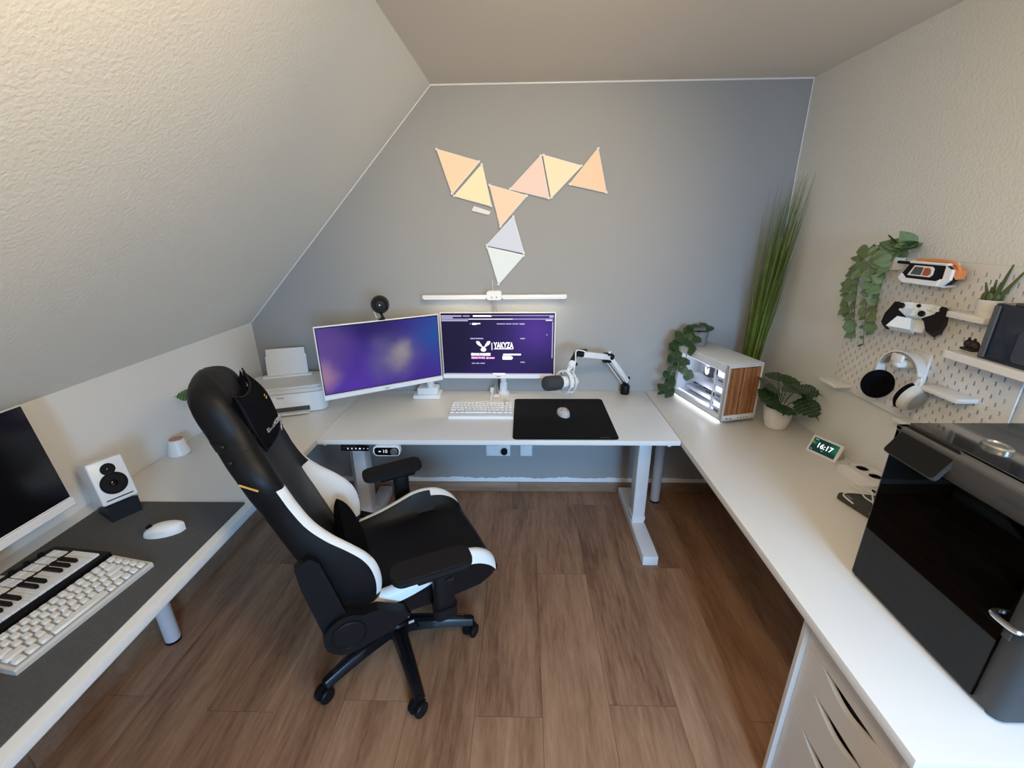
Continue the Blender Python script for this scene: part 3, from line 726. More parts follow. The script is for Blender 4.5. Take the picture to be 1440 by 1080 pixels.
lt = bpy.data.lights.new('light_bar_glow', 'AREA'); lt.shape = 'RECTANGLE'; lt.size = .72; lt.size_y = .02; lt.energy = 1.2; lt.color = (1, .93, .82)
lo_ = bpy.data.objects.new('light_bar_glow', lt); C.objects.link(lo_); lo_.location = (-.16, 2.52, ZD+.599); lo_.rotation_euler = (0, 0, 0)

# ------------------------------------------------------------ things on the middle desk
mp = thing('mouse_pad', 'large black cloth mouse pad on the middle desk', 'mouse pad', (.206, 2.209, ZD))
B().prism(rrect(.524, .532, .022, 5), 0, .004).obj('pad', cloth_blk, mp)
text('printed_lettering', 'ARTISAN', .012, mat('faint_grey_print', (.16, .16, .16), .8), mp, T(.195, -.250, .0042), .0001)
def mouse_mesh(L_=.118, W_=.064, H_=.036):
    def f(i, j):
        a = -1+2*i/16; th = PI*j/12                   # a along the length, th over the back
        wd = W_/2*(1-abs(a)**3.2)**.5*(.90+.10*math.cos(a*3)) if abs(a) < 1 else 0
        ht = H_*(max(0, 1-abs(a+.15)**2.4/1.32))**.5*(1-.12*(a+1)/2)
        return Vector((-wd*math.cos(th), a*L_/2, .0015+ht*math.sin(th)**.7))
    return f
def mouse(name, label, loc, rz, body, spots, sz=(.118, .064, .036)):
    t = thing(name, label, 'mouse', loc, rz); f = mouse_mesh(*sz)
    b = B(); b.grid(f, 17, 13); b.add([f(i, 0) for i in range(17)]+[f(i, 12) for i in range(17)], [[i, i+1, 18+i, 17+i] for i in range(16)])
    b.obj('shell', body, t, 60)
    b = B()
    b.cyl((-.004, sz[0]*.30, sz[2]*.80), (.004, sz[0]*.30, sz[2]*.80), .009, 14); b.obj('scroll_wheel', blk, t)
    b = B(); b.box((0, sz[0]*.41, sz[2]*.60), (.0015, .035, .012)); b.obj('button_split', dgrey, t)
    if spots:
        b = B()
        for x, y, r_ in ((.014, .012, .008), (-.014, -.016, .007), (.012, -.026, .006), (-.004, .0, .004)):
            b.ball((x, y, sz[2]*.93*(1-(x/.05)**2)), (r_, r_, .004), 10, 6)
        b.obj('dark_print', mgrey, t)
        b = B(); b.tube(smoothpath([(0, .055, .008), (.0, .075, .004)]), .002, 6); b.obj('cable_stub', blk, t)
    else:
        b = B()
        for k in range(2): b.rbox((-sz[1]*.485, -.004+.024*k, sz[2]*.5), (.004, .02, .007), .0015, 1)
        b.obj('thumb_buttons', wmatte, t)
    return t
mouse('computer_mouse', 'small pale patterned mouse on the black mouse pad', (.219, 2.245, ZD+.004), math.radians(12), mat('mouse_grey_white', (.62, .61, .60), .4), True, (.122, .066, .036))
# white keyboard on the middle desk
kb = thing('keyboard', 'white keyboard standing below the forward facing monitor', 'keyboard', (-.236, 2.262, ZD))
kw, kd = .354, .150
side = [(-kd/2, 0), (kd/2, 0), (kd/2, .030), (-kd/2, .016)]
B().prism(side, -kw/2, kw/2, Matrix(((0, 0, 1, 0), (1, 0, 0, 0), (0, 1, 0, 0), (0, 0, 0, 1)))).obj('case', wplast, kb)
rows_c = [[1]*14+[-.12, 1, 1], [1]*13+[1.6-.6]+[-.12, 1, 1], [1.4]+[1]*11+[1.6]+[-.12, 1, 1], [1.7]+[1]*10+[2.3-1]+[1]+[-.12, 1, 1], [1.2, 1.2, 1.2, 5.6, 1.2, 1.2, 1.6]+[-.12, 1, 1]]
b = B(); tl = math.atan2(.014, kd)
for ri, row in enumerate(rows_c):
    tot = sum(abs(q) for q in row); x = -kw/2+.006; u = (kw-.012)/tot
    for q in row:
        if q > 0:
            yy = kd/2-.016-.0265*ri
            b.rbox((x+q*u/2, yy, .024+(yy+kd/2)*.0935+.003), (q*u-.0028, .0215, .010), .002, 1)
        x += abs(q)*u
o = b.obj('keycaps', wplast, kb); o['kind'] = 'stuff'
# cable with coil behind the keyboard
kc = thing('keyboard_cable', 'white coiled keyboard cable lying behind the white keyboard', 'cable', (-.12, 2.42, ZD))
b = B(); pts = []
for k in range(90):
    a = k/90*2*PI*7.5; pts.append((.005+.052*k/90-.02, .012*math.cos(a), .014+.012*math.sin(a)))
b.tube(pts, .003, 6); b.obj('coil', cable_w, kc)
b = B(); b.tube(smoothpath([(.035, 0, .004), (.02, -.03, .004), (.0, -.075, .010)]), .003, 6); b.obj('lead', cable_w, kc)
st = thing('angled_stand', 'white L-shaped bar lying behind the white keyboard', 'stand', (-.29, 2.43, ZD))
B().rbox((-.01, -.03, .009), (.19, .03, .018), .004, 2).obj('bar', wplast, st)
b = B(); b.rbox((.092, .06, .008), (.018, .15, .016), .004, 2); b.obj('arm', wplast, st)
B().rbox((.094, .145, .02), (.03, .03, .04), .005, 2).obj('end_block', wplast, st)

# ------------------------------------------------------------ microphone on boom arm
mc = thing('boom_arm', 'white boom arm with black joints clamped at the back of the desk', 'microphone arm', (.628, 2.575, ZD))
base = Vector((.628, 2.575, ZD))
def rel(p): return Vector(p)-base
B().lathe([(.026, 0), (.028, .004), (.028, .052), (.024, .058), (.012, .06), (.012, .078), (0, .078)], 24).obj('clamp_socket', blk, mc)
p0, p1, p2 = rel((.622, 2.565, .825)), rel((.49, 2.44, 1.017)), rel((.311, 2.305, 1.073))
def bar(a, b_, w_, h_, m_, nm):
    d = (b_-a); mt = basis(a, d, (0, 0, 1)); bb = B()
    bb.rbox((0, 0, d.length/2), (w_, h_, d.length), .004, 2, mt); return bb.obj(nm, m_, mc)
bar(p0+Vector((.010, 0, 0)), p1, .030, .028, wmetal, 'lower_arm'); bar(p1+(p1-p2)*.04, p2, .030, .032, wmetal, 'upper_arm')
off = Vector((-.022, -.0, -.018)); bar(p0+off*.8, p1+off, .006, .006, wmetal, 'spring_rod')
b = B(); b.rbox((0, 0, 0), (.05, .036, .012), .003, 1, T(*(p1+Vector((-.012, -.012, .020))))); b.rbox((0, 0, 0), (.05, .036, .010), .003, 1, T(*(p1+Vector((-.015, -.012, -.022))))); b.ball(p1+Vector((.012, 0, .0)), .019, 12, 8); b.obj('elbow_joint', blk, mc)
b = B(); b.lathe([(.008, 0), (.008, .012), (0, .012)], 12, T(*(p1+Vector((0, -.01, .024))))); b.obj('elbow_knob', wplast, mc)
b = B(); b.ball(p0+Vector((.004, 0, -.008)), .018, 12, 8); b.rbox((0, 0, 0), (.012, .012, .02), .003, 1, T(*(p0+Vector((.022, 0, .02))))); b.obj('shoulder_joint', blk, mc)
p3 = rel((.256, 2.278, 1.034))
b = B(); b.tube([p2+Vector((.01, 0, .0)), p2+Vector((-.03, -.01, .004)), p3+Vector((.01, 0, .016)), p3], [.018, .016, .015, .014], 12); b.rbox((0, 0, 0), (.05, .02, .008), .002, 1, T(*(p2+Vector((.005, -.005, .024))))); b.ball(p3+Vector((.022, -.012, -.006)), .011, 10, 8); b.obj('wrist_joint', blk, mc)
b = B(); cpath = smoothpath([p2+Vector((.02, -.02, .02)), p2+Vector((-.03, -.03, .028)), p3+Vector((.02, -.02, .01)), rel((.266, 2.265, .96)), rel((.262, 2.275, .90))]); b.tube(cpath, .0035, 6); b.obj('cable', cable_w, mc)
mi = thing('microphone', 'white studio microphone with grey foam hanging from the boom arm', 'microphone', (.233, 2.272, .925))
ax = Vector((-.80, -.56, .13)).normalized(); am = basis((0, 0, 0), ax)
B().lathe([(0, -.075), (.020, -.073), (.027, -.062), (.030, -.03), (.033, .0), (.034, .045), (.032, .050), (0, .050)], 28, am).obj('body', wplast, mi)
B().lathe([(.034, .046), (.0385, .052), (.040, .075), (.040, .135), (.036, .146), (.024, .150), (0, .151)], 28, am).obj('foam_windscreen', foam, mi)
b = B()
for z in (-.018, .022): 
    pr_ = [(.062, z), (.066, z), (.066, z+.006), (.062, z+.006), (.062, z)]
    n = 40; b.grid(lambda i, j: Vector((pr_[j][0]*math.cos(2*PI*i/n), pr_[j][0]*math.sin(2*PI*i/n), pr_[j][1])), n, 5, cu=True, m=am)
for k in range(4):
    a = PI/4+PI/2*k; b.rbox((.064*math.cos(a), .064*math.sin(a), .005), (.008, .008, .046), .002, 1, am)
n = 24; b.grid(lambda i, j: Vector(((.064+.002*j)*math.cos(2*PI*i/40-.2), (.064+.002*j)*math.sin(2*PI*i/40-.2), 0.025-.02*(j % 2))), n, 2, m=am)
b.obj('shock_mount_ring', wplast, mi)
b = B()
for k in range(4):
    a = PI/4+PI/2*k; b.tube([(.034*math.cos(a+.4), .034*math.sin(a+.4), .0), (.062*math.cos(a), .062*math.sin(a), .012)], .002, 5, m=am)
b.obj('elastic_cords', blk, mi)
b = B(); q0 = Vector((.034, -.005, .115)); q1 = am @ Vector((.0, .064, .0)); b.tube([q1 if q1.z > 0 else am @ Vector((0, .064, 0)), q0*.6+q1*.4, q0], [.009, .016, .018], 12); b.ball(q0*.75+q1*.25, (.022, .02, .024), 14, 8); b.obj('yoke', wplast, mi)

# ------------------------------------------------------------ PC case with wooden slats
ya = math.radians(14.4)
pc = thing('computer_case', 'white computer case with glowing glass side and wooden slatted front', 'computer', (1.028, 2.12, ZD), ya)
W, L_, H = .206, .444, .325
pcw = mat('pc_white', (.78, .78, .785), .4)
B().rbox((W/2, L_/2, H-.006), (W, L_, .012), .004, 2).obj('top_panel', pcw, pc)
B().rbox((W/2, L_/2, .020), (W, L_, .014), .003, 1).obj('bottom_panel', pcw, pc)
for x in (.02, W-.02):
    for y in (.04, L_-.04): B().lathe([(.012, 0), (.014, .013), (0, .013)], 12, T(x, y, 0)).obj('rubber_foot', mgrey, pc)
B().rbox((W-.004, L_/2, H/2+.005), (.008, L_, H-.012), .002, 1).obj('right_panel', pcw, pc)
B().rbox((W/2, L_-.005, H/2+.005), (W, .010, H-.012), .002, 1).obj('rear_panel', pcw, pc)
fr = B(); 
fr.rbox((W/2, .010, .030), (W, .020, .034), .003, 1); fr.rbox((W/2, .010, H-.010), (W, .020, .018), .003, 1)
for x in (.005, W-.005): fr.rbox((x, .010, H/2+.01), (.010, .020, H-.024), .002, 1)
ff = fr.obj('front_frame', pcw, pc)
B().box((W/2, .022, H/2+.01), (W-.02, .006, H-.05)).obj('slat_backing', mat('slat_backing_brown', (.05, .025, .012), .8), ff)
ns = 17
for k in range(ns):
    wdt = (W-.022)/ns; x = .011+wdt*(k+.5)
    me = B().rbox((0, 0, 0), (wdt*.74, .014, H-.070), .0015, 1).mesh('slat'); me.materials.append(slat_wood)
    link('slat', me, ff).location = (x, .010, .047+(H-.070)/2)
b = B()
for x, dd in ((.032, .014), (.05, .006), (.058, .006), (.10, .006), (.118, .007), (.136, .006), (.152, .006)): b.rbox((x, -.0004, .030), (dd, .001, .006), .0005, 1)
b.obj('front_ports', dgrey, ff)
# left side: frame and glass
sf = B()
sf.rbox((.003, L_/2, H-.026), (.006, L_, .040), .002, 1); sf.rbox((.003, L_/2, .034), (.006, L_, .030), .002, 1)
sf.rbox((.003, .014, H/2), (.006, .028, H-.04), .002, 1); sf.rbox((.003, .100, H/2), (.006, .010, H-.08), .002, 1); sf.rbox((.003, L_-.012, H/2), (.006, .024, H-.04), .002, 1)
sfo = sf.obj('side_frame', pcw, pc)
B().box((.0012, L_/2+.002, H/2+.0), (.0024, L_-.052, H-.09)).obj('glass_pane', smoked('pc_glass', (.93, .95, 1)), sfo)
pcin = mat('pc_inner_white', (.80, .82, .88), .4)
led = mat('white_led', (.9, .9, .9), .4, emit=(.82, .88, 1), estr=1.5)
B().box((W-.05, L_/2+.02, H/2), (.004, L_-.07, H-.07)).obj('motherboard_tray', pcin, pc)
b = B(); b.box((W-.056, L_-.17, H-.125), (.006, .20, .19)); b.obj('motherboard', mat('pc_board', (.42, .47, .62), .45), pc)
b = B(); b.rbox((W-.10, L_-.19, .135), (.075, .29, .045), .008, 2); b.obj('graphics_card', mat('pc_card_white', (.75, .78, .86), .35), pc)
for k in range(3): B().lathe([(.038, 0), (.038, .003), (.012, .004), (0, .006)], 20, T(W-.10, L_-.29+.095*k, .111) @ RX(PI)).obj('card_fan', blk, pc)
cl = B().rbox((W-.105, L_-.215, H-.105), (.10, .066, .070), .008, 2).obj('cooler_head', dgrey, pc)
b = B(); sm = Matrix(((0, 0, -1, 0), (-1, 0, 0, 0), (0, 1, 0, 0), (0, 0, 0, 1)))
b.prism([(-.013, .016), (-.006, .012), (0, .004), (.006, .012), (.013, .016), (.014, -.004), (.006, -.016), (-.006, -.016), (-.014, -.004)], .0, .001, T(W-.1555, L_-.215, H-.105) @ sm @ Matrix.Diagonal((1.25, 1.25, 1, 1))); b.obj('cooler_display', mat('cooler_glow', (.5, .5, .5), .4, emit=(1, .98, .9), estr=2.5), cl)
b = B()
for s in (0, 1): b.tube(smoothpath([(W-.13, L_-.24+.01*s, H-.10-.03*s), (W-.13, L_-.28, H-.15-.01*s), (W-.14, L_-.36, H-.15), (W-.10, L_-.385, H-.08+.02*s)]), .0075, 8)
b.obj('coolant_hoses', wplast, pc)
for k in range(3):
    fz = .068+.083*k
    fo = B().prism([(x, y) for x, y in rrect(.10, .078, .008, 3)], -.011, .011, T(W/2-.008, .062, fz+.005) @ XZ).obj('intake_fan', pcin, pc)
    B().lathe([(.034, 0), (.034, .0235), (.014, .0235), (.014, .0240), (0, .0240)], 20, T(W/2-.008, .072, fz+.005) @ RX(PI/2)).obj('fan_rotor', mat('fan_grey', (.45, .47, .55), .4), fo)
    B().rbox((.014, .063, fz+.005), (.006, .060, .074), .002, 1).obj('fan_side_cover', pcin, fo); B().box((.0105, .063, fz+.022), (.001, .050, .028)).obj('fan_side_glow', led, fo)
    B().box((.0104, .063, fz-.012), (.001, .036, .012)).obj('fan_side_mark', mgrey, fo)
for z, nm in ((H-.050, 'led_strip'), (.056, 'led_strip')): B().box((.014, L_/2+.02, z), (.006, L_-.10, .004)).obj(nm, led, pc)
b = B(); b.rbox((W-.09, L_/2+.06, .066), (.10, .27, .018), .003, 1); b.obj('lower_shroud', pcin, pc)
b = B()
for k in range(6): b.tube(smoothpath([(W-.06, .15+.018*k, .07), (W-.12, .15+.020*k, .085), (W-.115, .15+.018*k, .118)]), .004, 6)
b.obj('power_cables', blk, pc)
B().box((.003, L_/2, .0110), (.006, L_-.03, .003)).obj('underglow_strip', mat('under_led', (.9, .9, .9), .4, emit=(.85, .92, 1), estr=4.5), pc)
def pt(name, loc, power, col, r=.02):
    l = bpy.data.lights.new(name, 'POINT'); l.energy = power; l.color = col; l.shadow_soft_size = r
    o = bpy.data.objects.new(name, l); C.objects.link(o); o.location = loc; return o
pm2 = T(1.028, 2.12, ZD) @ RZ(ya)
pt('pc_inner_light', pm2 @ Vector((.04, L_/2+.02, H-.065)), .35, (.85, .90, 1), .015)
pt('pc_inner_light', pm2 @ Vector((.045, L_/2+.0, .085)), .20, (.85, .90, 1), .012)

# ------------------------------------------------------------ plants
def leaf_mesh(name, kind, n=10):
    v = []; f = []
    if kind == 'heart': prof = [(0, .0), (-.06, .22), (.04, .42), (.22, .50), (.45, .44), (.68, .30), (.86, .14), (1, 0)]
    elif kind == 'oval': prof = [(0, .02), (.12, .22), (.32, .34), (.55, .33), (.78, .2), (1, 0)]
    else: prof = None
    if prof:
        cen = [max(0, y) for y, _ in prof]
        for s in (1, -1):
            o = len(v)
            for (y, x), c in zip(prof, cen): v += [(0, c, -.10*c*c), (s*x*.55, y*.5+c*.5, .045-.10*c*c), (s*x, y, .03-.12*y*y)]
            for k in range(len(prof)-1):
                a, b_ = o+3*k, o+3*k+3
                for q in (0, 1): f.append([a+q, a+q+1, b_+q+1, b_+q] if s > 0 else [a+q, b_+q, b_+q+1, a+q+1])
    else:   # split leaf: lobes fanning from a midrib
        lob = 6
        for s in (1, -1):
            for k in range(lob):
                t0 = .02+.86*k/lob; t1 = t0+.86/lob*.66; wd = .58*math.sin(PI*(.20+.72*(k+.5)/lob))**.8
                an = .55-.15*k
                y0, y1 = t0, t1; r0 = .06
                p = [(0, y0), (s*wd*.35, y0-.02+wd*.10*an), (s*wd, y0+.015+wd*.45*an-.04), (s*wd*1.02, y1-.02+wd*.45*an), (s*wd*.35, y1+.01+wd*.12*an), (0, y1+.03)]
                o = len(v)
                for x, y in p: v.append((x, y-.05, .05*abs(x)/.5-.30*x*x-.12*y*y))
                f.append([o, o+1, o+4, o+5] if s > 0 else [o+5, o+4, o+1, o]); f.append([o+1, o+2, o+3, o+4] if s > 0 else [o+4, o+3, o+2, o+1])
            o = len(v); v += [(0, -.02, 0), (s*.05, .0, .02), (s*.08, .35, .01), (s*.06, .72, -.06), (0, .98, -.12), (0, .45, -.03)]
            f.append([o, o+1, o+2, o+5] if s > 0 else [o+5, o+2, o+1, o]); f.append([o+5, o+2, o+3, o+4] if s > 0 else [o+4, o+3, o+2, o+5])
    me = bpy.data.meshes.new(name); me.from_pydata(v, [], f)
    me.shade_smooth()
    return me
def place_leaf(me, parent, pos, along, nrm, size, name='leaf'):
    y = Vector(along).normalized(); z = Vector(nrm); z = (z-y*z.dot(y)).normalized(); x = y.cross(z)
    m = frame(Vector(pos), x*size, y*size, z*size)
    return link(name, me, parent, m)
def leafset(kind, m, nm):
    me = leaf_mesh(nm, kind); me.materials.append(m); return me
rnd = random.Random(11)
def rv(k): return Vector((rnd.uniform(-k, k), rnd.uniform(-k, k), rnd.uniform(-k, k)))
# monstera in white pot
mo = thing('monstera_plant', 'small monstera with dark split leaves in a white pot beside the computer', 'plant', (1.298, 2.098, ZD))
B().lathe([(0, .0), (.040, .0), (.050, .006), (.062, .05), (.068, .115), (.064, .117), (.061, .105), (0, .103)], 32).obj('pot', mat('pot_white', (.80, .79, .76), .4), mo)
B().lathe([(0, .106), (.060, .105), (.061, .10), (0, .09)], 20).obj('soil', soil, mo)
mlm = leafset('split', leafd, 'monstera_leaf')
tips = [((-.060, -.05, .185), (-.85, -.5, .05), (-.15, -.6, .8), .120), ((-.045, .02, .225), (-.6, -.6, .2), (.1, -.5, .85), .120), ((.01, -.03, .235), (.15, -.85, .05), (.1, -.5, .9), .125),
        ((.055, -.04, .225), (.85, -.6, -.05), (.25, -.5, .8), .105), ((.05, -.075, .185), (.35, -.75, -.45), (.25, -.75, .5), .135), ((.0, .05, .235), (.3, .6, .2), (0, -.3, .9), .11), ((-.02, -.075, .150), (-.45, -.8, -.1), (-.1, -.6, .8), .10), ((.02, .03, .225), (.75, .1, .1), (.1, -.5, .85), .105), ((-.02, .0, .175), (-.75, .2, .0), (.0, -.6, .8), .10)]
for p, al, nr, sz in tips:
    st_ = B().tube(smoothpath([(p[0]*.15, p[1]*.15, .10), (p[0]*.5, p[1]*.5, p[2]*.78), p]), .0022, 6).obj('stalk', leafd, mo)
    place_leaf(mlm, mo, p, al, nr, sz)
# trailing plant on the PC
tp = thing('trailing_plant', 'dark trailing plant in a grey pot on top of the computer', 'plant', tuple(pm2 @ Vector((.085, L_-.055, H))))
B().lathe([(0, .0), (.042, .0), (.046, .006), (.052, .088), (.048, .088), (.045, .075), (0, .074)], 28).obj('pot', potgrey, tp)
B().lathe([(0, .078), (.044, .077), (.045, .07), (0, .06)], 16).obj('soil', soil, tp)
tlm = leafset('split', leafm, 'trailing_leaf'); tl2 = leafset('split', leafd, 'trailing_leaf_dark')
def tpos(p): return Vector(p)-tp.location
for a in range(8):
    th = a*.8; p = Vector((.038*math.cos(th), .038*math.sin(th), .085+.025*rnd.random())); al = Vector((math.cos(th), math.sin(th), .15+.4*rnd.random()))
    place_leaf(tl2 if a % 2 else tlm, tp, p, al, Vector((0, -.35, 1)), .050)
vines = [[(1.0, 2.50, 1.15), (.92, 2.475, 1.135), (.885, 2.47, 1.08), (.862, 2.465, .98), (.852, 2.46, .86), (.848, 2.455, .79)],
         [(1.0, 2.52, 1.15), (.925, 2.53, 1.15), (.895, 2.535, 1.06), (.885, 2.53, .95), (.86, 2.53, .85), (.83, 2.53, .765)],
         [(1.01, 2.49, 1.14), (.95, 2.44, 1.10), (.92, 2.42, 1.03), (.915, 2.40, .965), (.915, 2.40, .93)]]
for vi, vn in enumerate(vines):
    path = smoothpath([tpos(q) for q in vn], 5); B().tube(path, .0022, 5).obj('vine', stemm, tp)
    for k in range(2, len(path), 2 if vi < 2 else 3):
        sd = -1 if k % 4 else 1
        al = Vector((sd*.6-.35+rnd.uniform(-.3, .3), -.5+rnd.uniform(-.3, .3), -.35+rnd.uniform(-.4, .5)))
        place_leaf((tlm, tl2)[k % 2 if vi < 2 else 0], tp, path[k], al, Vector((-.2+rnd.uniform(-.3, .3), -.8, .6)), .050+.018*rnd.random())
# tall grass in the corner
gr = thing('tall_grass_plant', 'tall artificial grass in the corner behind the computer', 'plant', (1.315, 2.49, ZD))
B().lathe([(0, 0), (.06, 0), (.075, .12), (.07, .12), (0, .11)], 24).obj('pot', potgrey, gr)
b = B()
for k in range(260):
    a = rnd.uniform(0, 6.283); rr_ = .042*math.sqrt(rnd.random()); h = rnd.choice((rnd.uniform(.45, .75), rnd.uniform(.7, 1.02), rnd.uniform(.85, 1.15)))
    bx, by = rr_*math.cos(a), rr_*math.sin(a)
    tx = bx*1.5+.060*h+rnd.gauss(0, .026)*h*1.2; ty = by*1.0-.03*h+rnd.gauss(0, .022)*h
    tx = min(tx, XR-1.315-.012); ty = min(ty, D-2.49-.012)
    w_ = rnd.uniform(.0022, .0040); ori = rnd.uniform(0, PI); dx, dy = w_*math.cos(ori), w_*math.sin(ori)
    pts = []
    for q in range(6):
        t = q/5; c = Vector((bx+(tx-bx)*t**1.35, by+(ty-by)*t**1.35, .10+h*t)); wq = 1-.85*t**2
        pts += [c+Vector((dx, dy, 0))*wq, c-Vector((dx, dy, 0))*wq]
    b.add(pts, [[2*q, 2*q+1, 2*q+3, 2*q+2] for q in range(5)])
o = b.obj('grass_blades', leafg, gr, 0); o['kind'] = 'stuff'
# plant behind the chair on the left table
lp = thing('leafy_plant', 'green leafy plant half hidden behind the chair headrest', 'plant', (-1.53, 1.93, ZD))
B().lathe([(0, 0), (.035, 0), (.045, .09), (.041, .09), (0, .08)], 24).obj('pot', wmatte, lp)
B().lathe([(0, .083), (.041, .082), (.041, .07), (0, .07)], 16).obj('soil', soil, lp)
llm = leafset('split', mat('fresh_leaf', (.045, .12, .025), .45, var=.3, vscale=20), 'fresh_leaf')
for p, al, sz in [((-.03, -.03, .262), (-.85, -.45, .03), .085), ((-.03, .02, .235), (.1, -.9, .1), .07), ((.01, .03, .272), (.75, -.10, .10), .085), ((.03, .09, .235), (-.2, .5, .1), .075), ((-.08, .03, .20), (-.5, .6, .1), .065), ((.09, .09, .215), (.8, .3, .05), .065)]:
    B().tube(smoothpath([(p[0]*.2, p[1]*.2, .08), (p[0]*.6, p[1]*.6, p[2]*.8), p]), .002, 5).obj('stalk', leafm, lp)
    place_leaf(llm, lp, p, al, (0, -.3, 1), sz)

# ------------------------------------------------------------ things on the left table
pr_a = math.radians(19)
ip = thing('inkjet_printer', 'white inkjet printer with paper standing in its rear tray', 'printer', (-1.336, 2.246, ZD), pr_a)
# local: front centre at origin, depth +y
pw = mat('printer_white', (.76, .77, .78), .4)
W, Dp, H = .425, .30, .118
b = B(); b.prism(rrect(W, Dp, .045, 6, 0, Dp/2), .004, H); b.obj('body', pw, ip)
b = B(); out = rrect(W-.004, Dp-.006, .043, 6, 0, Dp/2)
b.prism(out, H+.003, H+.024); b.prism([(x*.94, (y-Dp/2)*.90+Dp/2) for x, y in out], H+.024, H+.036)
b.obj('scanner_lid', mat('printer_lid', (.66, .655, .64), .5), ip)
b = B(); b.prism([(x*.995, (y-Dp/2)*.99+Dp/2) for x, y in out], H, H+.003); b.obj('lid_gap', mgrey, ip)
b = B(); b.rbox((-.02, -.0015, .062), (.30, .006, .075), .012, 3); b.obj('front_cover', pw, ip)
B().box((-.02, -.0046, .100), (.035, .0012, .004)).obj('cover_notch', mgrey, ip)
B().rbox((-.02, -.001, .030), (.285, .010, .026), .002, 1).obj('output_slot', dgrey, ip)
B().rbox((-.02, -.014, .011), (.28, .05, .008), .002, 1).obj('output_tray', pw, ip)
b = B(); m = T(0, Dp-.055, H+.02) @ RX(-.22); b.rbox((-.005, .0, .065), (.225, .006, .15), .003, 1, m); b.obj('rear_tray', pw, ip)
b = B(); b.rbox((-.005, -.02, .01), (.27, .05, .03), .004, 1, T(0, Dp-.04, H+.02)); b.obj('tray_mouth', pw, ip)
B().box((-.003, -.0065, .085), (.21, .004, .19), m).obj('paper_stack', mat('paper', (.72, .72, .72), .8), ip)

# small white vessel with wooden lid
cp = thing('lidded_vessel', 'small white tapered vessel with a pinkish lid by the knee wall', 'container', (-1.61, 1.785, ZD))
b = B(); m = T(0, 0, 0); b.lathe([(0, 0), (.040, 0), (.046, .008), (.044, .018), (.034, .060), (.031, .076), (.028, .078), (0, .076)], 28); b.obj('body', mat('ceramic_white', (.80, .79, .78), .35), cp)
b = B(); b.lathe([(0, .0765), (.028, .0775), (.027, .0815), (0, .0825)], 24); b.obj('lid', terracotta, cp)
# felt mat
fm = thing('desk_mat', 'dark grey felt desk mat on the left table', 'desk mat', (-1.335, .88, ZD))
B().prism(rrect(.535, 1.05, .008, 3), 0, .004).obj('felt_sheet', felt, fm)
ZM = ZD+.004
# speaker on angled stand
sp_a = math.radians(61)
sp = thing('desktop_speaker', 'small white loudspeaker with two black cones on the left table', 'speaker', (-1.505, 1.345, ZM+.030), sp_a)
tm = T(0, .0, .016) @ RX(-math.radians(17))
spw = mat('speaker_white', (.80, .81, .82), .3)
B().rbox((0, 0, .083), (.104, .125, .160), .006, 3, tm).obj('cabinet', spw, sp)
for z, r_ in ((.126, .0215), (.072, .0395)):
    m = tm @ T(0, -.0628, z) @ RX(PI/2)
    co = B().lathe([(r_, 0), (r_, .002), (r_*.93, .0025), (r_*.86, .0005), (r_*.80, -.001), (r_*.3, -.001), (r_*.28, .0)], 32, m).obj('cone', blk, sp)
    B().lathe([(r_*.33, -.001), (r_*.24, .005), (0, .0075)], 20, m).obj('dust_cap', blkg, co)
B().box((0, -.0628, .018), (.078, .0015, .004), tm).obj('bass_slot', blk, sp)
ss = thing('speaker_stand', 'black wedge stand tilting the small white loudspeaker back', 'stand', (-1.505, 1.345, ZM), sp_a)
b = B(); b.prism([(-.062, 0), (.058, 0), (.052, .022), (-.060, .062)], -.046, .046, Matrix(((0, 0, 1, 0), (1, 0, 0, 0), (0, 1, 0, 0), (0, 0, 0, 1)))); b.obj('wedge', mat('navy_black_rubber', (.008, .010, .016), .5), ss)
# computer display, parallel to the knee wall, its far edge in view
im = thing('computer_display', 'switched off computer display with white chin on the left table', 'monitor', (-1.505, .925, ZM), math.radians(90))
# local x -> +y world, local -y -> +x world (screen side)
tm = T(0, .0, .127) @ RX(-math.radians(7))
B().rbox((0, .009, .178), (.578, .014, .362), .004, 2, tm).obj('bezel', wplast, im)
B().box((0, .0015, .192), (.570, .002, .328), tm).obj('screen', blkg, im, 0)
B().rbox((0, .002, .010), (.578, .018, .028), .003, 1, tm).obj('chin', wplast, im)
B().rbox((0, .075, .14), (.16, .012, .25), .004, 1).obj('stand_neck', wplast, im)
B().rbox((0, .096, .005), (.18, .07, .010), .004, 1).obj('stand_foot', wplast, im)
B().rbox((0, .055, .22), (.09, .05, .06), .004, 1).obj('stand_hinge', wplast, im)
# white mouse
mouse('computer_mouse', 'plain white wireless mouse on the grey felt mat', (-1.242, 1.225, ZM), math.radians(108), mat('mouse_white', (.80, .795, .79), .4), False, (.128, .066, .040))
# compact keyboard
kr = math.radians(83)
k2 = thing('keyboard', 'compact white keyboard in front of the piano controller on the felt mat', 'keyboard', (-1.245, .898, ZM), kr)
kw, kd = .358, .142
clear_c = mat('keyboard_frost_case', (.62, .61, .58), .3)
YZX = Matrix(((0, 0, 1, 0), (1, 0, 0, 0), (0, 1, 0, 0), (0, 0, 0, 1)))
B().prism([(-kd/2, 0), (kd/2, 0), (kd/2, .022), (kd/2-.004, .026), (-kd/2+.004, .015), (-kd/2, .011)], -kw/2, kw/2, YZX).obj('case', clear_c, k2)
B().prism([(-kd/2+.008, .0155), (kd/2-.008, .0255), (kd/2-.008, .0262), (-kd/2+.008, .0162)], -kw/2+.008, kw/2-.008, YZX).obj('switch_plate', mat('plate_grey', (.33, .32, .31), .5), k2)
kcap = mat('keycap_white', (.80, .80, .79), .4)
cache = {}
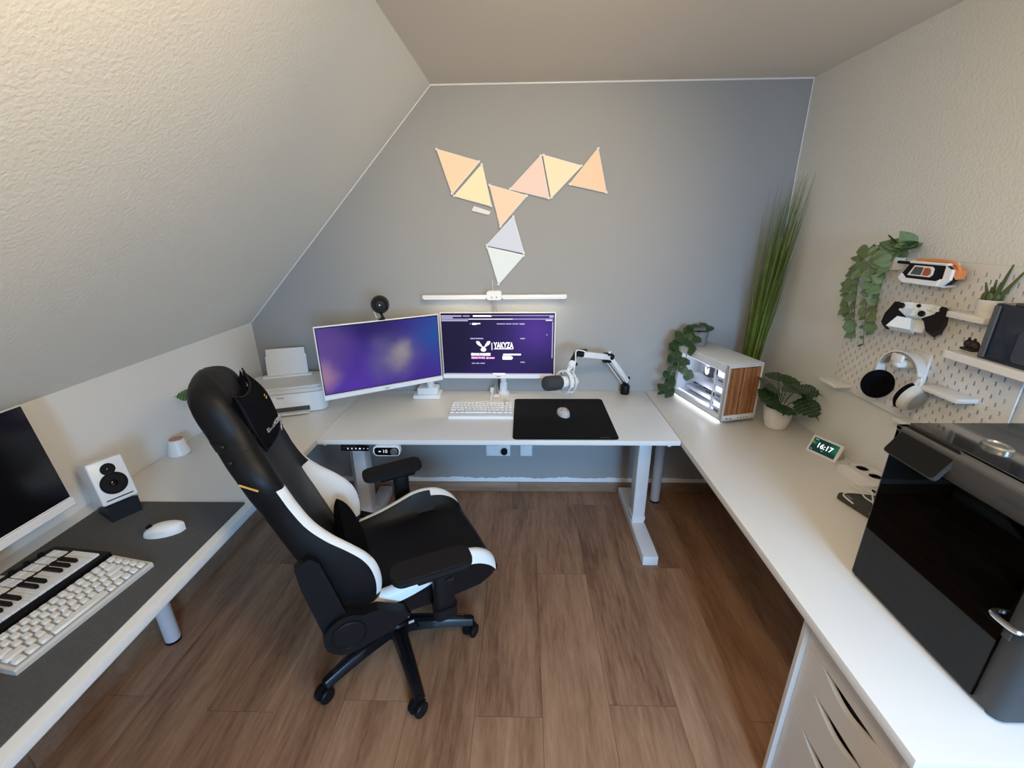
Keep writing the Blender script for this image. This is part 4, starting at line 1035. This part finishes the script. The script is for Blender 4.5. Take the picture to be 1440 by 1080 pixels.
def keycap(wu, par, m_, x, y, z, tilt, dep=.0165, hgt=.007):
    key = round(wu, 4)
    if key not in cache:
        b = B(); w_ = wu-.005
        lo = rrect(w_, dep, .0015, 1); hi = [(p*(w_-.004)/w_, q*(dep-.005)/dep+.0005) for p, q in lo]; n = len(lo)
        b.add([(p, q, 0) for p, q in lo]+[(p, q, hgt) for p, q in hi], [list(range(n))[::-1], list(range(n, 2*n))]+[[k, (k+1) % n, n+(k+1) % n, n+k] for k in range(n)])
        cache[key] = b.mesh('key', 50); cache[key].materials.append(m_)
    o = link('key', cache[key], par, T(x, y, z) @ RX(tilt)); return o
layout = [[1]*15, [1.5]+[1]*12+[1.5, 1], [1.75]+[1]*11+[2.25, 1], [2.25]+[1]*10+[1.75, 1, 1], [1.25, 1.25, 1.25, 6.25, 1, 1, 1, 1, 1]]
tl = math.atan2(.0105, kd)
for ri, row in enumerate(layout):
    tot = sum(row); u = (kw-.018)/15.0; x = -kw/2+.009
    for q in row:
        wq = q*u*15.0/tot; y = kd/2-.020-.0255*ri
        keycap(wq, k2, kcap, x+wq/2, y, .0165+(y+kd/2)*.074, tl, .0195); x += wq
# piano controller with pads
md = thing('piano_controller', 'black mini piano keyboard controller with white pads on the felt mat', 'keyboard', (-1.432, .938, ZM), kr)
mw, mdp = .345, .215
B().rbox((0, 0, .016), (mw, mdp, .030), .006, 2).obj('body', blk, md)
wk = mat('piano_white', (.84, .85, .88), .3)
nk = 15; kx0 = -mw/2+.014; kwid = (mw-.034)/nk
me = B().rbox((0, 0, 0), (kwid-.0008, .094, .010), .001, 1).mesh('white_key'); me.materials.append(wk)
me2 = B().prism([(-.0052, -.030), (-.003, -.033), (.003, -.033), (.0052, -.030), (.0052, .030), (-.0052, .030)], 0, .009).mesh('black_key'); me2.materials.append(blk)
for k in range(nk):
    link('white_key', me, md).location = (kx0+kwid*(k+.5), -.040, .0325)
    if k % 7 in (0, 1, 3, 4, 5) and k < nk-1: link('black_key', me2, md).location = (kx0+kwid*(k+1), -.026, .0370)
me3 = B().rbox((0, 0, 0), (.0275, .0245, .006), .002, 1).mesh('pad'); me3.materials.append(wk)
for r_ in range(2):
    for k in range(8): link('pad', me3, md).location = (mw/2-.036-.0302*k, .037+.0275*r_, .0325)
for k in range(6): B().lathe([(.008, 0), (.007, .012), (0, .012)], 14, T(mw/2-.05-.038*k, .090, .030)).obj('knob', blk, md)
# dark gadget cut by the frame on the left
gd = thing('dark_box', 'small dark box at the left picture edge in front of the compact keyboard', 'gadget', (-1.222, .63, ZM), math.radians(80))
B().rbox((0, 0, .016), (.07, .055, .032), .006, 2).obj('body', blk, gd)
B().rbox((0, .0, .034), (.05, .035, .004), .002, 1).obj('top_plate', gplast, gd)

# ------------------------------------------------------------ things on the right table
sm_a = math.radians(-67)
sd = thing('smart_display', 'white smart display showing the time 16:17 by the right wall', 'smart display', (1.350, 1.795, ZD), sm_a)
tm = T(0, -.022, .0) @ RX(-math.radians(28))
B().rbox((0, .006, .043), (.136, .012, .084), .005, 3, tm).obj('bezel', wmatte, sd)
def scr_clock(N, L, tc):
    v = warped(N, L, tc, .05, 22)
    c = blend(N, L, (.004, .045, .035), (.012, .16, .08), spot(N, L, v, (-.052, .045), (26, 60)))
    c = blend(N, L, c, (.02, .22, .12), spot(N, L, v, (.045, .05), (28, 40)), .8)
    c = blend(N, L, c, (.22, .30, .05), spot(N, L, v, (-.055, .048), (60, 90)), .9)
    return c
s_ = B().box((0, -.0004, .044), (.112, .0012, .062), tm).obj('screen', bmat_screen('screen_clock', scr_clock), sd, 0)
text('clock_digits', '16:17', .033, glow_w, s_, tm @ T(.002, -.0016, .045) @ RX(PI/2) @ Matrix.Diagonal((.95, 1, 1, 1)), .0002, .0005)
b = B(); b.box((-.042, -.0012, .068), (.016, .0004, .003), tm); b.box((-.002, -.0012, .026), (.008, .0004, .003), tm); b.box((-.047, -.0012, .02), (.008, .0004, .003), tm); b.obj('small_print', mat('screen_pale_green', (.1, .1, .1), .4, emit=(.35, .7, .5), estr=.7), s_)
b = B(); b.prism([(-.012, 0), (.055, 0), (.058, .012), (.028, .066), (.020, .068)], -.060, .060, YZX); b.obj('speaker_back', mat('fabric_grey', (.42, .41, .40), .9), sd)
# power strip
ps = thing('power_strip', 'white socket block with two round sockets by the right wall', 'power strip', (1.388, 1.570, ZD), math.radians(-83))
b = B(); b.prism([(-.105, -.0), (-.105, .028), (-.07, .044), (.10, .044), (.10, 0)], -.050, .045, XZ); b.obj('body', wmatte, ps)
for x in (-.040, .022):
    m = T(x, .0, .0442)
    w_ = B().lathe([(.025, 0), (.025, .0012), (.021, .0014), (.020, -.0), (0, .0)], 24, m).obj('socket_well', gplast, ps)
    b = B()
    for s in (-1, 1): b.cyl((x+s*.009, 0, .0442), (x+s*.009, 0, .0452), .0028, 8)
    b.obj('contact_holes', dgrey, w_)
B().lathe([(.0045, 0), (.0045, .002), (0, .002)], 10, T(.028, .034, .044)).obj('indicator_light', mat('violet_led', (.3, .2, .8), .4, emit=(.45, .35, 1), estr=2.5), ps)
B().lathe([(.005, 0), (.005, .001), (0, .001)], 10, T(-.088, -.012, .037) @ RY(-.42)).obj('screw', mgrey, ps)
B().lathe([(.022, 0), (.024, .01), (.020, .035), (0, .036)], 20, T(.078, .012, .044)).obj('plug', blk, ps)
b = B(); b.rbox((.080, -.053, .018), (.016, .006, .008), .002, 1); b.obj('usb_plug', blk, ps)
# tablet-like drive with cables
tb = thing('drawing_tablet', 'flat dark grey tablet lying on the right table beside the 3D printer', 'tablet', (1.302, 1.372, ZD), math.radians(-4))
tbm = mat('tablet_grey', (.040, .038, .034), .5)
pts = [(-.105, .088), (.12, .092), (.12, -.14), (-.085, -.14)]
B().prism([(-.098, .094), (.12, .094), (.12, -.14), (-.105+.06, -.14), (-.112, .072), (-.112, .084)], .002, .020).obj('body', tbm, tb)
b = B(); b.rbox((-.085, .062, .0205), (.012, .030, .002), .001, 1); b.obj('name_mark', mgrey, tb)
B().rbox((-.083, .012, .013), (.012, .034, .008), .003, 1).obj('side_button', mgrey, tb)
b = B(); b.rbox((-.079, -.036, .022), (.014, .026, .006), .002, 1, RZ(.2)); b.obj('rear_clip', gplast, tb)
def cable(label, pts, name='charging_cable'):
    b = B(); b.tube(smoothpath(pts, 8), .0028, 6); o = b.obj(name, cable_w); tag(o, label, 'cable', 'white cables by the tablet'); return o
cable('white cable looping from the black plug over the dark tablet', [(1.375, 1.455, .80), (1.34, 1.48, .785), (1.31, 1.505, .766), (1.275, 1.44, .765), (1.28, 1.39, .766), (1.30, 1.34, .766), (1.33, 1.30, .767)])
cable('white cable kinked across the tablet from the small usb plug', [(1.318, 1.53, .760), (1.295, 1.53, .757), (1.285, 1.49, .7645), (1.320, 1.468, .7645), (1.30, 1.43, .764), (1.27, 1.38, .764), (1.285, 1.33, .764)])
cable('white cable arching from the tablet edge back to the wall', [(1.205, 1.395, .763), (1.20, 1.44, .768), (1.23, 1.462, .766), (1.29, 1.455, .766), (1.36, 1.44, .765)])

# ------------------------------------------------------------ enclosed 3D printer
x0, x1, y0, y1, z0, z1 = .982, 1.372, .648, 1.078, ZD, 1.232
p3 = thing('enclosed_3d_printer', 'dark grey enclosed 3D printer with smoked glass door and lid', '3d printer', ((x0+x1)/2, (y0+y1)/2, ZD))
cx, cy = (x0+x1)/2, (y0+y1)/2; hx, hy = (x1-x0)/2, (y1-y0)/2; H = z1-z0
gm = mat('printer_grey_metal', (.050, .051, .053), .5, spec=.3)
ginn = mat('printer_inner', (.012, .012, .013), .6)
def slab(b, xa, xb, ya_, yb, za, zb, r_=.003): b.rbox(((xa+xb)/2, (ya_+yb)/2, (za+zb)/2), (xb-xa, yb-ya_, zb-za), r_, 2)
for k in (1, -1):
    b = B(); slab(b, -.14, .14, k*.14-.02, k*.14+.02, 0, .008); b.obj('rubber_foot', blk, p3)
# rounded vertical shell (side, rear and near wall) with an open front and top
b = B()
def wall_path(r_):
    P = []
    for k in range(7): a = PI+PI/2*k/6; P.append((-hx+r_+r_*math.cos(a)-0, -hy+r_+r_*math.sin(a)))
    for k in range(7): a = 3*PI/2+PI/2*k/6; P.append((hx-r_+r_*math.cos(a), -hy+r_+r_*math.sin(a)))
    for k in range(7): a = PI/2*k/6; P.append((hx-r_+r_*math.cos(a), hy-r_+r_*math.sin(a)))
    for k in range(7): a = PI/2+PI/2*k/6; P.append((-hx+r_+r_*math.cos(a), hy-r_+r_*math.sin(a)))
    return P
P = wall_path(.022); Q = [(p*.965, q*.965) for p, q in P]; n = len(P)
v = [(p, q, .008) for p, q in P]+[(p, q, H-.012) for p, q in P]+[(p, q, .008) for p, q in Q]+[(p, q, H-.012) for p, q in Q]
f = []
for k in range(n-1): f += [[k, k+1, n+k+1, n+k], [2*n+k+1, 2*n+k, 3*n+k, 3*n+k+1], [n+k, n+k+1, 3*n+k+1, 3*n+k], [k+1, k, 2*n+k, 2*n+k+1]]
f += [[0, n, 3*n, 2*n], [n-1, 3*n-1, 4*n-1, 2*n-1]]
b.add(v, f); sh = b.obj('shell', gm, p3, 40)
b = B(); slab(b, -hx+.012, hx-.015, -hy+.012, hy-.012, .010, .022); b.obj('base_plate', ginn, p3)
# front frame bars
ffm = B()
slab(ffm, -hx, -hx+.020, hy-.016, hy-.002, .010, H-.012); slab(ffm, -hx, -hx+.020, -hy+.016, -hy+.052, .010, H-.012)
slab(ffm, -hx, -hx+.020, -hy+.05, hy-.015, .009, .016); slab(ffm, -hx, -hx+.020, -hy+.016, hy-.002, H-.066, H-.010)
fo = ffm.obj('front_frame', gm, p3)
text('embossed_lettering', 'BAMBU', .012, dgrey, fo, T(-hx-.0006, -.085, H-.034) @ RZ(-PI/2) @ RX(PI/2), .0004)
sg = smoked('smoked_glass', (.16, .165, .165))
dg = B().box((-hx-.003, .020, .222), (.005, .366, .412)).obj('door_glass', sg, p3, 0)
b = B(); pth = smoothpath([(-hx-.006, -hy+.072, .235), (-hx-.020, -hy+.066, .236), (-hx-.024, -hy+.044, .237), (-hx-.020, -hy+.022, .236), (-hx-.006, -hy+.018, .235)]); b.tube(pth, [.006]*len(pth), 8); b.obj('door_handle', silver, dg)
b = B(); b.rbox((-hx+.0, -hy+.046, .20), (.004, .02, .02), .002, 1); b.obj('door_latch', dgrey, dg)
# interior
b = B(); slab(b, -hx+.03, -hx+.045, -hy+.06, hy-.03, .016, .11); b.obj('front_apron', mat('apron_grey', (.16, .165, .16), .7), p3)
b = B(); slab(b, -hx+.06, hx-.06, -hy+.06, hy-.06, .150, .158); b.obj('build_plate', mgrey, p3)
b = B(); b.cyl((-hx+.05, -hy+.05, .38), (-hx+.05, hy-.05, .38), .006, 10); b.cyl((hx-.06, -hy+.05, .38), (hx-.06, hy-.05, .38), .006, 10); b.obj('gantry_rods', mgrey, p3)
b = B(); slab(b, -.04, .03, .0, .07, .29, .40, .006); b.obj('print_head', dgrey, p3)
# top frame and glass lid
b = B()
slab(b, -hx, -hx+.030, -hy, hy, H-.012, H); slab(b, hx-.03, hx, -hy, hy, H-.012, H); slab(b, -hx, hx, -hy, -hy+.028, H-.012, H); slab(b, -hx, hx, hy-.02, hy, H-.012, H)
b.obj('top_frame', mat('printer_top_grey', (.10, .10, .097), .5), p3)
lidm = mat('black_glass_lid', (.018, .018, .017), .06, spec=1.0, coat=1)
ld_ = B().rbox((.014, .003, H+.002), (2*hx-.034, 2*hy-.01, .004), .0015, 1).obj('glass_lid', lidm, p3)
lm2 = T(1.098-cx, .938-cy, H+.004)
B().lathe([(.030, 0), (.030, .006), (.026, .010), (.020, .010), (.018, .007), (0, .007)], 28, lm2 @ Matrix.Diagonal((.75, 1.1, 1, 1))).obj('lid_knob', silver, ld_)
# touch screen leaning at the far front corner
A = Vector((.948-cx, 0, 1.166-ZD)); Bq = Vector((.998-cx, 0, 1.240-ZD))
zz = (Bq-A).normalized(); yy = Vector((0, -1, 0)); nn_ = yy.cross(zz)
sm3 = frame(Vector((A.x, .985-cy, A.z)), yy, zz, nn_)
hgt = (Bq-A).length
b = B(); b.prism(rrect(.150, hgt, .010, 4, 0, hgt/2), -.012, 0, sm3); ts = b.obj('touch_screen', gm, p3)
sg_n = 1 if (sm3 @ Vector((0, 0, 1))-sm3 @ Vector((0, 0, 0))).x < 0 else -1
b = B(); b.prism(rrect(.146, hgt-.004, .009, 4, 0, hgt/2), .0 if sg_n > 0 else -.0135, .0015 if sg_n > 0 else -.012, sm3); b.obj('screen_face', mat('screen_off', (.007, .007, .007), .5, spec=.2), ts)
b = B(); b.rbox((-hx+.012, .985-cy, H-.028), (.026, .10, .03), .004, 1); b.obj('screen_bracket', dgrey, ts)

# ------------------------------------------------------------ pegboard on the right wall
PY0, PY1, PZ0, PZ1 = 1.222, 1.982, 1.030, 1.606
PX = XR-.020
pegw = mat('pegboard_white', (.76, .745, .715), .5)
pb = thing('pegboard', 'white slotted pegboard on the right wall above the tables', 'pegboard', (PX, (PY0+PY1)/2, PZ0))
b = B(); cell = .02; nyc = 38; nzc = 28; t_ = .005
us = [0, .0069, .0131, .02]; ws = [0, .003, .017, .02]
def isslot(i, j): return 0 < i < nyc-1 and 0 < j < nzc-1 and ((i % 2 == 1 and j % 4 == 1) or (i % 2 == 0 and j % 4 == 3))
hy = (PY1-PY0)/2
def isslot(i, j):
    if not (0 < i < nyc-1 and 0 < j < nzc-1): return False
    return (i+j) % 2 == 0
yl = []; 
for i in range(nyc): yl += [i*cell+u_ for u_ in us[:3]]
yl.append(nyc*cell)
zl = []
for j in range(nzc): zl += [j*cell+w_ for w_ in ws[:3]]
zl.append(nzc*cell)
NYL, NZL = len(yl), len(zl)
def hole(a, c): return a % 3 == 1 and c % 3 == 1 and isslot(a//3, c//3)
v = []; f = []
sc_z = (PZ1-PZ0)/(nzc*cell)
for side in (0, 1):
    for a in range(NYL):
        for c in range(NZL): v.append((side*t_, yl[a]-hy, zl[c]*sc_z))
def vi(s, a, c): return s*NYL*NZL+a*NZL+c
for a in range(NYL-1):
    for c in range(NZL-1):
        if hole(a, c):
            for (p, q), (r_, s) in ((((a, c), (a+1, c))), (((a+1, c), (a+1, c+1))), (((a+1, c+1), (a, c+1))), (((a, c+1), (a, c)))):
                f.append([vi(0, p, q), vi(0, r_, s), vi(1, r_, s), vi(1, p, q)])
        else:
            f.append([vi(0, a, c), vi(0, a, c+1), vi(0, a+1, c+1), vi(0, a+1, c)]); f.append([vi(1, a, c), vi(1, a+1, c), vi(1, a+1, c+1), vi(1, a, c+1)])
for c in range(NZL-1):
    for a in (0, NYL-1): f.append([vi(0, a, c), vi(0, a, c+1), vi(1, a, c+1), vi(1, a, c)])
for a in range(NYL-1):
    for c in (0, NZL-1): f.append([vi(0, a, c), vi(0, a+1, c), vi(1, a+1, c), vi(1, a, c)])
b.add(v, f); b.obj('board', pegw, pb, 0)
b = B()
for y in (-hy+.03, hy-.03):
    for z in (.03, PZ1-PZ0-.03): b.cyl((.004, y, z), (.020, y, z), .012, 10)
b.obj('wall_spacers', wmatte, pb)
def ledge(label, y0, y1, z, dep, h=.016):
    t = thing('peg_ledge', label, 'shelf', (PX, (y0+y1)/2, z), group='small white pegboard ledges'); w_ = y1-y0
    B().rbox((-dep/2-.0005, 0, -h/2), (dep, w_, h), .003, 2).obj('tray', wmatte, t)
    b = B()
    for s in (-1, 1): b.box((.003, s*w_*.25, -h/2), (.010, .004, .012))
    b.obj('hooks', wmatte, t)
ledge('small white ledge at the lower left corner of the pegboard', 1.835, 1.945, 1.066, .075)
ledge('small white ledge right of the headphones', 1.318, 1.455, 1.205, .070)
ledge('small white ledge just above the 3D printer screen', 1.43, 1.53, 1.052, .06)
ledge('small white ledge under the succulent pot', 1.322, 1.445, 1.462, .070, .020)
sh_ = thing('wall_shelf', 'thick white shelf carrying the navy box over the pegboard', 'shelf', (XR, 1.165, 1.328))
B().rbox((-.063-.0, 0, .011), (.125, .42, .024), .002, 1).obj('board', lam, sh_)
B().box((-.012, 0, -.008), (.022, .30, .016)).obj('bracket', wmatte, sh_)
ZS = 1.3512
bx = thing('navy_display_box', 'dark navy glossy box with a grey rim on the thick white shelf', 'box', (1.388, 1.183, ZS))
b = B(); b.rbox((.0, 0, .081), (.082, .215, .160), .004, 2); b.obj('body', mat('navy_gloss', (.010, .016, .034), .15), bx)
b = B(); b.rbox((-.0425, .098, .080), (.006, .018, .150), .002, 1); b.obj('side_rim', mat('rim_grey', (.085, .09, .095), .3), bx)
B().rbox((0, 0, .006), (.086, .220, .012), .003, 1).obj('base_rim', mat('navy_rim', (.012, .015, .025), .3), bx)
B().rbox((.0, -.01, .164), (.07, .15, .008), .002, 1).obj('lid', dgrey, bx)
b = B(); b.prism(rrect(.10, .085, .012, 4, -.03, .055), .0, .0012, T(-.0412, 0, 0) @ Matrix(((0, 0, -1, 0), (1, 0, 0, 0), (0, 1, 0, 0), (0, 0, 0, 1)))); b.obj('front_label', mat('label_slate', (.045, .050, .075), .3), bx)
fg = thing('small_figurine', 'small dark brown lumpy figurine at the end of the white shelf', 'figurine', (1.395, 1.366, ZS))
b = B(); b.rbox((0, 0, .004), (.03, .044, .008), .003, 1); b.ball((0, -.008, .018), (.013, .015, .014), 12, 8); b.ball((0, .010, .020), (.012, .012, .013), 12, 8); b.ball((0, -.018, .014), (.008, .008, .010), 10, 6); b.obj('body', mat('brown_black', (.022, .014, .011), .6), fg)
b = B()
for s in (-.006, .012): b.ball((0, s, .034), (.004, .004, .006), 8, 6)
b.obj('ears', M['brown_black'], fg)
# succulent
su = thing('succulent_plant', 'spiky green succulent in a white pot on a pegboard ledge', 'plant', (1.398, 1.358, 1.4625))
B().lathe([(0, 0), (.024, 0), (.027, .004), (.031, .048), (.028, .048), (.027, .042), (0, .041)], 24).obj('pot', wmatte, su)
B().lathe([(0, .044), (.027, .043), (.026, .036), (0, .036)], 14).obj('soil', soil, su)
for p in [(-.012, -.038, .150), (-.020, .012, .095), (.005, -.058, .135), (-.01, -.005, .105), (.01, .02, .08), (-.02, -.03, .10)]:
    b = B(); pth = smoothpath([(p[0]*.2, p[1]*.2, .040), (p[0]*.55, p[1]*.6, p[2]*.66), p], 6)
    b.tube(pth, [.007*(1-.75*k/len(pth)) for k in range(len(pth))], 6)
    for k in range(2, len(pth), 2): b.ball(pth[k], .0065*(1-.6*k/len(pth)), 6, 4)
    b.obj('spike_leaf', succ, su)
for k in range(7):
    a = k*.9; b = B(); b.ball((.016*math.cos(a), .016*math.sin(a), .056), (.009, .009, .016), 8, 6); b.obj('fat_leaf', succ, su)
# hanging ivy
iv = thing('hanging_ivy', 'pale green trailing ivy hanging at the top left of the pegboard', 'plant', (XR-.028, 1.72, 1.565))
B().rbox((-.02, .045, .025), (.045, .06, .06), .008, 2).obj('planter', wmatte, iv)
il = leafset('heart', leafi, 'ivy_leaf'); il2 = leafset('oval', mat('ivy_leaf_dark', (.07, .135, .045), .5, var=.3, vscale=25), 'ivy_oval')
org = Vector(iv.location)
strands = [[(1.40, 1.72, 1.64), (1.36, 1.80, 1.63), (1.36, 1.88, 1.57), (1.38, 1.915, 1.50), (1.38, 1.925, 1.43), (1.385, 1.90, 1.375)],
           [(1.40, 1.72, 1.64), (1.35, 1.78, 1.60), (1.34, 1.83, 1.53), (1.36, 1.85, 1.45), (1.37, 1.845, 1.36), (1.38, 1.83, 1.30)],
           [(1.40, 1.71, 1.64), (1.35, 1.74, 1.59), (1.34, 1.76, 1.52), (1.35, 1.775, 1.44), (1.365, 1.775, 1.36), (1.375, 1.765, 1.265)],
           [(1.40, 1.70, 1.64), (1.35, 1.71, 1.60), (1.35, 1.72, 1.54), (1.36, 1.735, 1.47), (1.37, 1.74, 1.40), (1.38, 1.745, 1.34)],
           [(1.40, 1.73, 1.64), (1.37, 1.83, 1.645), (1.39, 1.92, 1.60), (1.40, 1.955, 1.53), (1.40, 1.965, 1.47)]]
ri = random.Random(5)
for si, sd_ in enumerate(strands):
    path = smoothpath([Vector(q)-org for q in sd_], 5); B().tube(path, .0017, 5).obj('vine', stemm, iv)
    step = 2
    for k in range(1, len(path), step):
        if step == 1 and k % 3 == 2: continue
        s = 1 if k % 2 else -1
        low = k/len(path) > .72
        al = Vector((-.35+ri.uniform(-.5, .3), s*.7+ri.uniform(-.6, .6), -.45+ri.uniform(-.6, .7)))
        nr = Vector((-.75, -.55+ri.uniform(-.6, .6), .35+ri.uniform(-.6, .6)))
        sz = (.024 if low and si == 2 else .043)*ri.uniform(.7, 1.3)
        place_leaf(il if not low or si != 2 else il2, iv, path[k], al, nr, sz)
for k in range(11):
    a = k*.62; al = Vector((-.55+.3*math.sin(a*2), math.cos(a), .25+.35*math.sin(a)))
    place_leaf(il2 if k % 2 else il, iv, (-.03, ri.uniform(-.04, .05), .085+ri.uniform(-.02, .02)), al, Vector((-.5, -.35, .8)), .062*ri.uniform(.85, 1.15))
# gadget in white, orange and black
gg = thing('toy_vehicle', 'white, black and orange boxy toy at the top of the pegboard', 'toy', (1.374, 1.555, 1.535), math.radians(-84))
# local x runs along the board towards the camera, -y faces the room
b = B(); b.prism([(-.075, .0), (.055, .0), (.078, .022), (.078, .055), (.060, .064), (-.062, .064), (-.088, .020)], -.020, .022, XZ); b.obj('body', blk, gg)
b = B(); b.rbox((0, -.002, .066), (.135, .046, .008), .003, 1); b.prism([(-.092, .010), (-.082, .026), (-.066, .012), (.045, .012), (.058, .020), (.050, -.004), (-.072, -.004)], .018, .027, XZ); b.prism([(.055, .066), (.083, .050), (.083, .020), (.060, -.004), (.030, -.004), (.062, .022), (.062, .060)], .012, .024, XZ); b.obj('white_shell', wplast, gg)
b = B(); b.prism([(-.060, .022), (.018, .022), (.026, .030), (.026, .050), (.018, .056), (-.042, .056)], .022, .026, XZ); fp = b.obj('front_plate', wplast, gg)
b = B(); b.prism([(-.048, .026), (-.012, .026), (-.008, .052), (-.038, .052)], .026, .028, XZ); b.obj('grey_window', mat('slate_grey', (.07, .075, .075), .4), fp)
b = B(); b.prism([(-.006, .026), (.015, .026), (.021, .034), (.019, .046), (.010, .052), (-.003, .050)], .026, .028, XZ); b.obj('rust_button', rust, fp)
b = B(); b.tube(smoothpath([(-.075, -.004, .052), (-.05, -.006, .072), (.05, -.006, .074), (.086, -.004, .058), (.088, -.002, .030)]), .005, 8); b.prism([(.066, .062), (.094, .050), (.092, .022), (.074, .040)], -.02, .012, XZ); b.obj('orange_rail', orange, gg)
b = B(); b.rbox((-.095, .0, .060), (.075, .012, .010), .002, 1); b.obj('antenna_arm', blk, gg)
B().rbox((0, .022, -.006), (.10, .05, .006), .002, 1).obj('holder_plate', wmatte, gg)
# game controller on its holder
gc = thing('game_controller', 'white game controller with black grips on a pegboard holder', 'game controller', (1.373, 1.562, 1.428))
cm_ = basis((0, 0, 0), (-.78, -.42, .46), (0, 0, 1))       # local x: along its width, y: up its face, z: out of the face
wc_ = mat('controller_white', (.74, .77, .75), .4)
half = [(0, .036), (.030, .038), (.060, .034), (.074, .014), (.080, -.016), (.078, -.046), (.066, -.060), (.052, -.054), (.036, -.022), (.018, -.014), (0, -.012)]
out = half+[(-x, y) for x, y in half[-2:0:-1]]
b = B(); b.prism([(x*.93, y*.93) for x, y in out], -.022, -.014, cm_); b.prism(out, -.014, .006, cm_); b.prism([(x*.92, y*.92) for x, y in out], .006, .014, cm_); b.obj('shell', wc_, gc, 50)
for s in (-1, 1):
    g = [(s*x, y) for x, y in [(.058, .032), (.074, .030), (.078, .010), (.085, -.016), (.083, -.050), (.068, -.066), (.050, -.058), (.033, -.026), (.022, -.018), (.050, .002)]]
    b = B(); b.prism(g if s > 0 else g[::-1], -.018, .0155, cm_); b.obj('grip', blk, gc, 40)
def puck(x, y, r_, h_, m_, nm):
    B().lathe([(r_*.8, .010), (r_*.8, .018), (r_, .020), (r_, .012+h_), (r_*.7, .014+h_), (r_*.6, .012+h_), (0, .011+h_)], 18, cm_ @ T(x, y, 0)).obj(nm, m_, gc)
puck(-.046, .016, .010, .014, blk, 'thumb_stick'); puck(.020, -.004, .010, .014, blk, 'thumb_stick'); puck(-.022, -.003, .0125, .006, gplast, 'direction_pad')
puck(0, .024, .006, .004, blk, 'home_button')
for x, y in ((.044, .026), (.055, .015), (.044, .004), (.033, .015)): puck(x, y, .0048, .005, wmatte, 'face_button')
for x in (-.010, .010): puck(x, .010, .003, .003, wmatte, 'menu_button')
b = B(); b.prism([(-.045, -.052), (.03, -.055), (.03, .034), (-.045, .034)], -.040, -.024, cm_); b.obj('holder_back', wmatte, gc)
b = B(); b.prism([(-.062, -.062), (.010, -.064), (-.002, -.024), (-.044, -.022)], -.024, .018, cm_); b.obj('holder_front', wmatte, gc)
b = B(); b.box((.036, .03, .0), (.042, .006, .012)); b.box((.036, -.03, .0), (.042, .006, .012)); b.obj('holder_hooks', wmatte, gc)
# headphones on a hook
hk = thing('headphone_hook', 'white pegboard hook holding up the headphones', 'hook', (PX, 1.548, 1.243))
b = B(); b.rbox((-.048, 0, .010), (.098, .034, .030), .010, 3); b.rbox((-.092, 0, .030), (.012, .05, .03), .005, 2); b.rbox((-.006, 0, .01), (.012, .07, .08), .004, 2); b.obj('bracket', wmatte, hk)
hd = thing('headphones', 'white over-ear headphones with black ear pads on the pegboard', 'headphones', (1.362, 1.548, 1.2975))
hw_ = mat('headphone_white', (.66, .645, .62), .4)
n = 28
def band(i, j, w_, r_, t0):
    a = -.35+(PI+.70)*i/(n-1); c = [(-w_/2, 0), (w_/2, 0), (w_/2, .006), (-w_/2, .006)][j]
    rr_ = r_+c[1]
    return Vector((c[0]-.012*math.cos(a), rr_*math.cos(a)*.92, -.0835+rr_*math.sin(a)*1.0+t0))
b = B(); b.grid(lambda i, j: band(i, j, .030, .080, 0), n, 4, cv=True); b.add([band(0, j, .030, .080, 0) for j in range(4)], [[0, 1, 2, 3]]); b.add([band(n-1, j, .030, .080, 0) for j in range(4)], [[3, 2, 1, 0]]); b.obj('head_band', hw_, hd, 40)
n2 = n
b = B(); b.grid(lambda i, j: (lambda q: Vector((q.x, q.y*.95, q.z-.004)))(band(5+i, j, .026, .075, 0)), n-10, 4, cv=True); b.obj('band_cushion', mat('warm_grey_pad', (.30, .285, .27), .8), hd, 40)
for s in (1, -1):
    c0 = Vector((-.004-.012*s*.5, s*.078, -.148)); ax_ = Vector((-.25, -s*1.0, .12 if s > 0 else .30)).normalized()   # axis points inward
    m = basis(c0, ax_) @ Matrix.Scale(1.16, 4)
    cu_ = B().lathe([(0, -.018), (.030, -.018), (.040, -.012), (.045, .0), (.045, .008), (0, .008)], 30, m).obj('ear_cup', hw_, hd)
    B().lathe([(.030, -.0195), (.033, -.018), (0, -.018)], 26, m @ Matrix.Identity(4)).obj('cup_disc', mat('cup_grey', (.34, .335, .32), .4), cu_)
    B().lathe([(0, .016), (.014, .014), (.022, .012), (.028, .022), (.040, .024), (.048, .014), (.046, .008), (0, .008)], 30, m).obj('ear_pad', velour, cu_)
    b = B(); b.tube(smoothpath([c0+Vector((0, s*.012, .045)), c0+Vector((-.004, s*.014, .075)), Vector((-.006, s*.079, -.10))]), .008, 8); b.obj('yoke_arm', hw_, cu_)
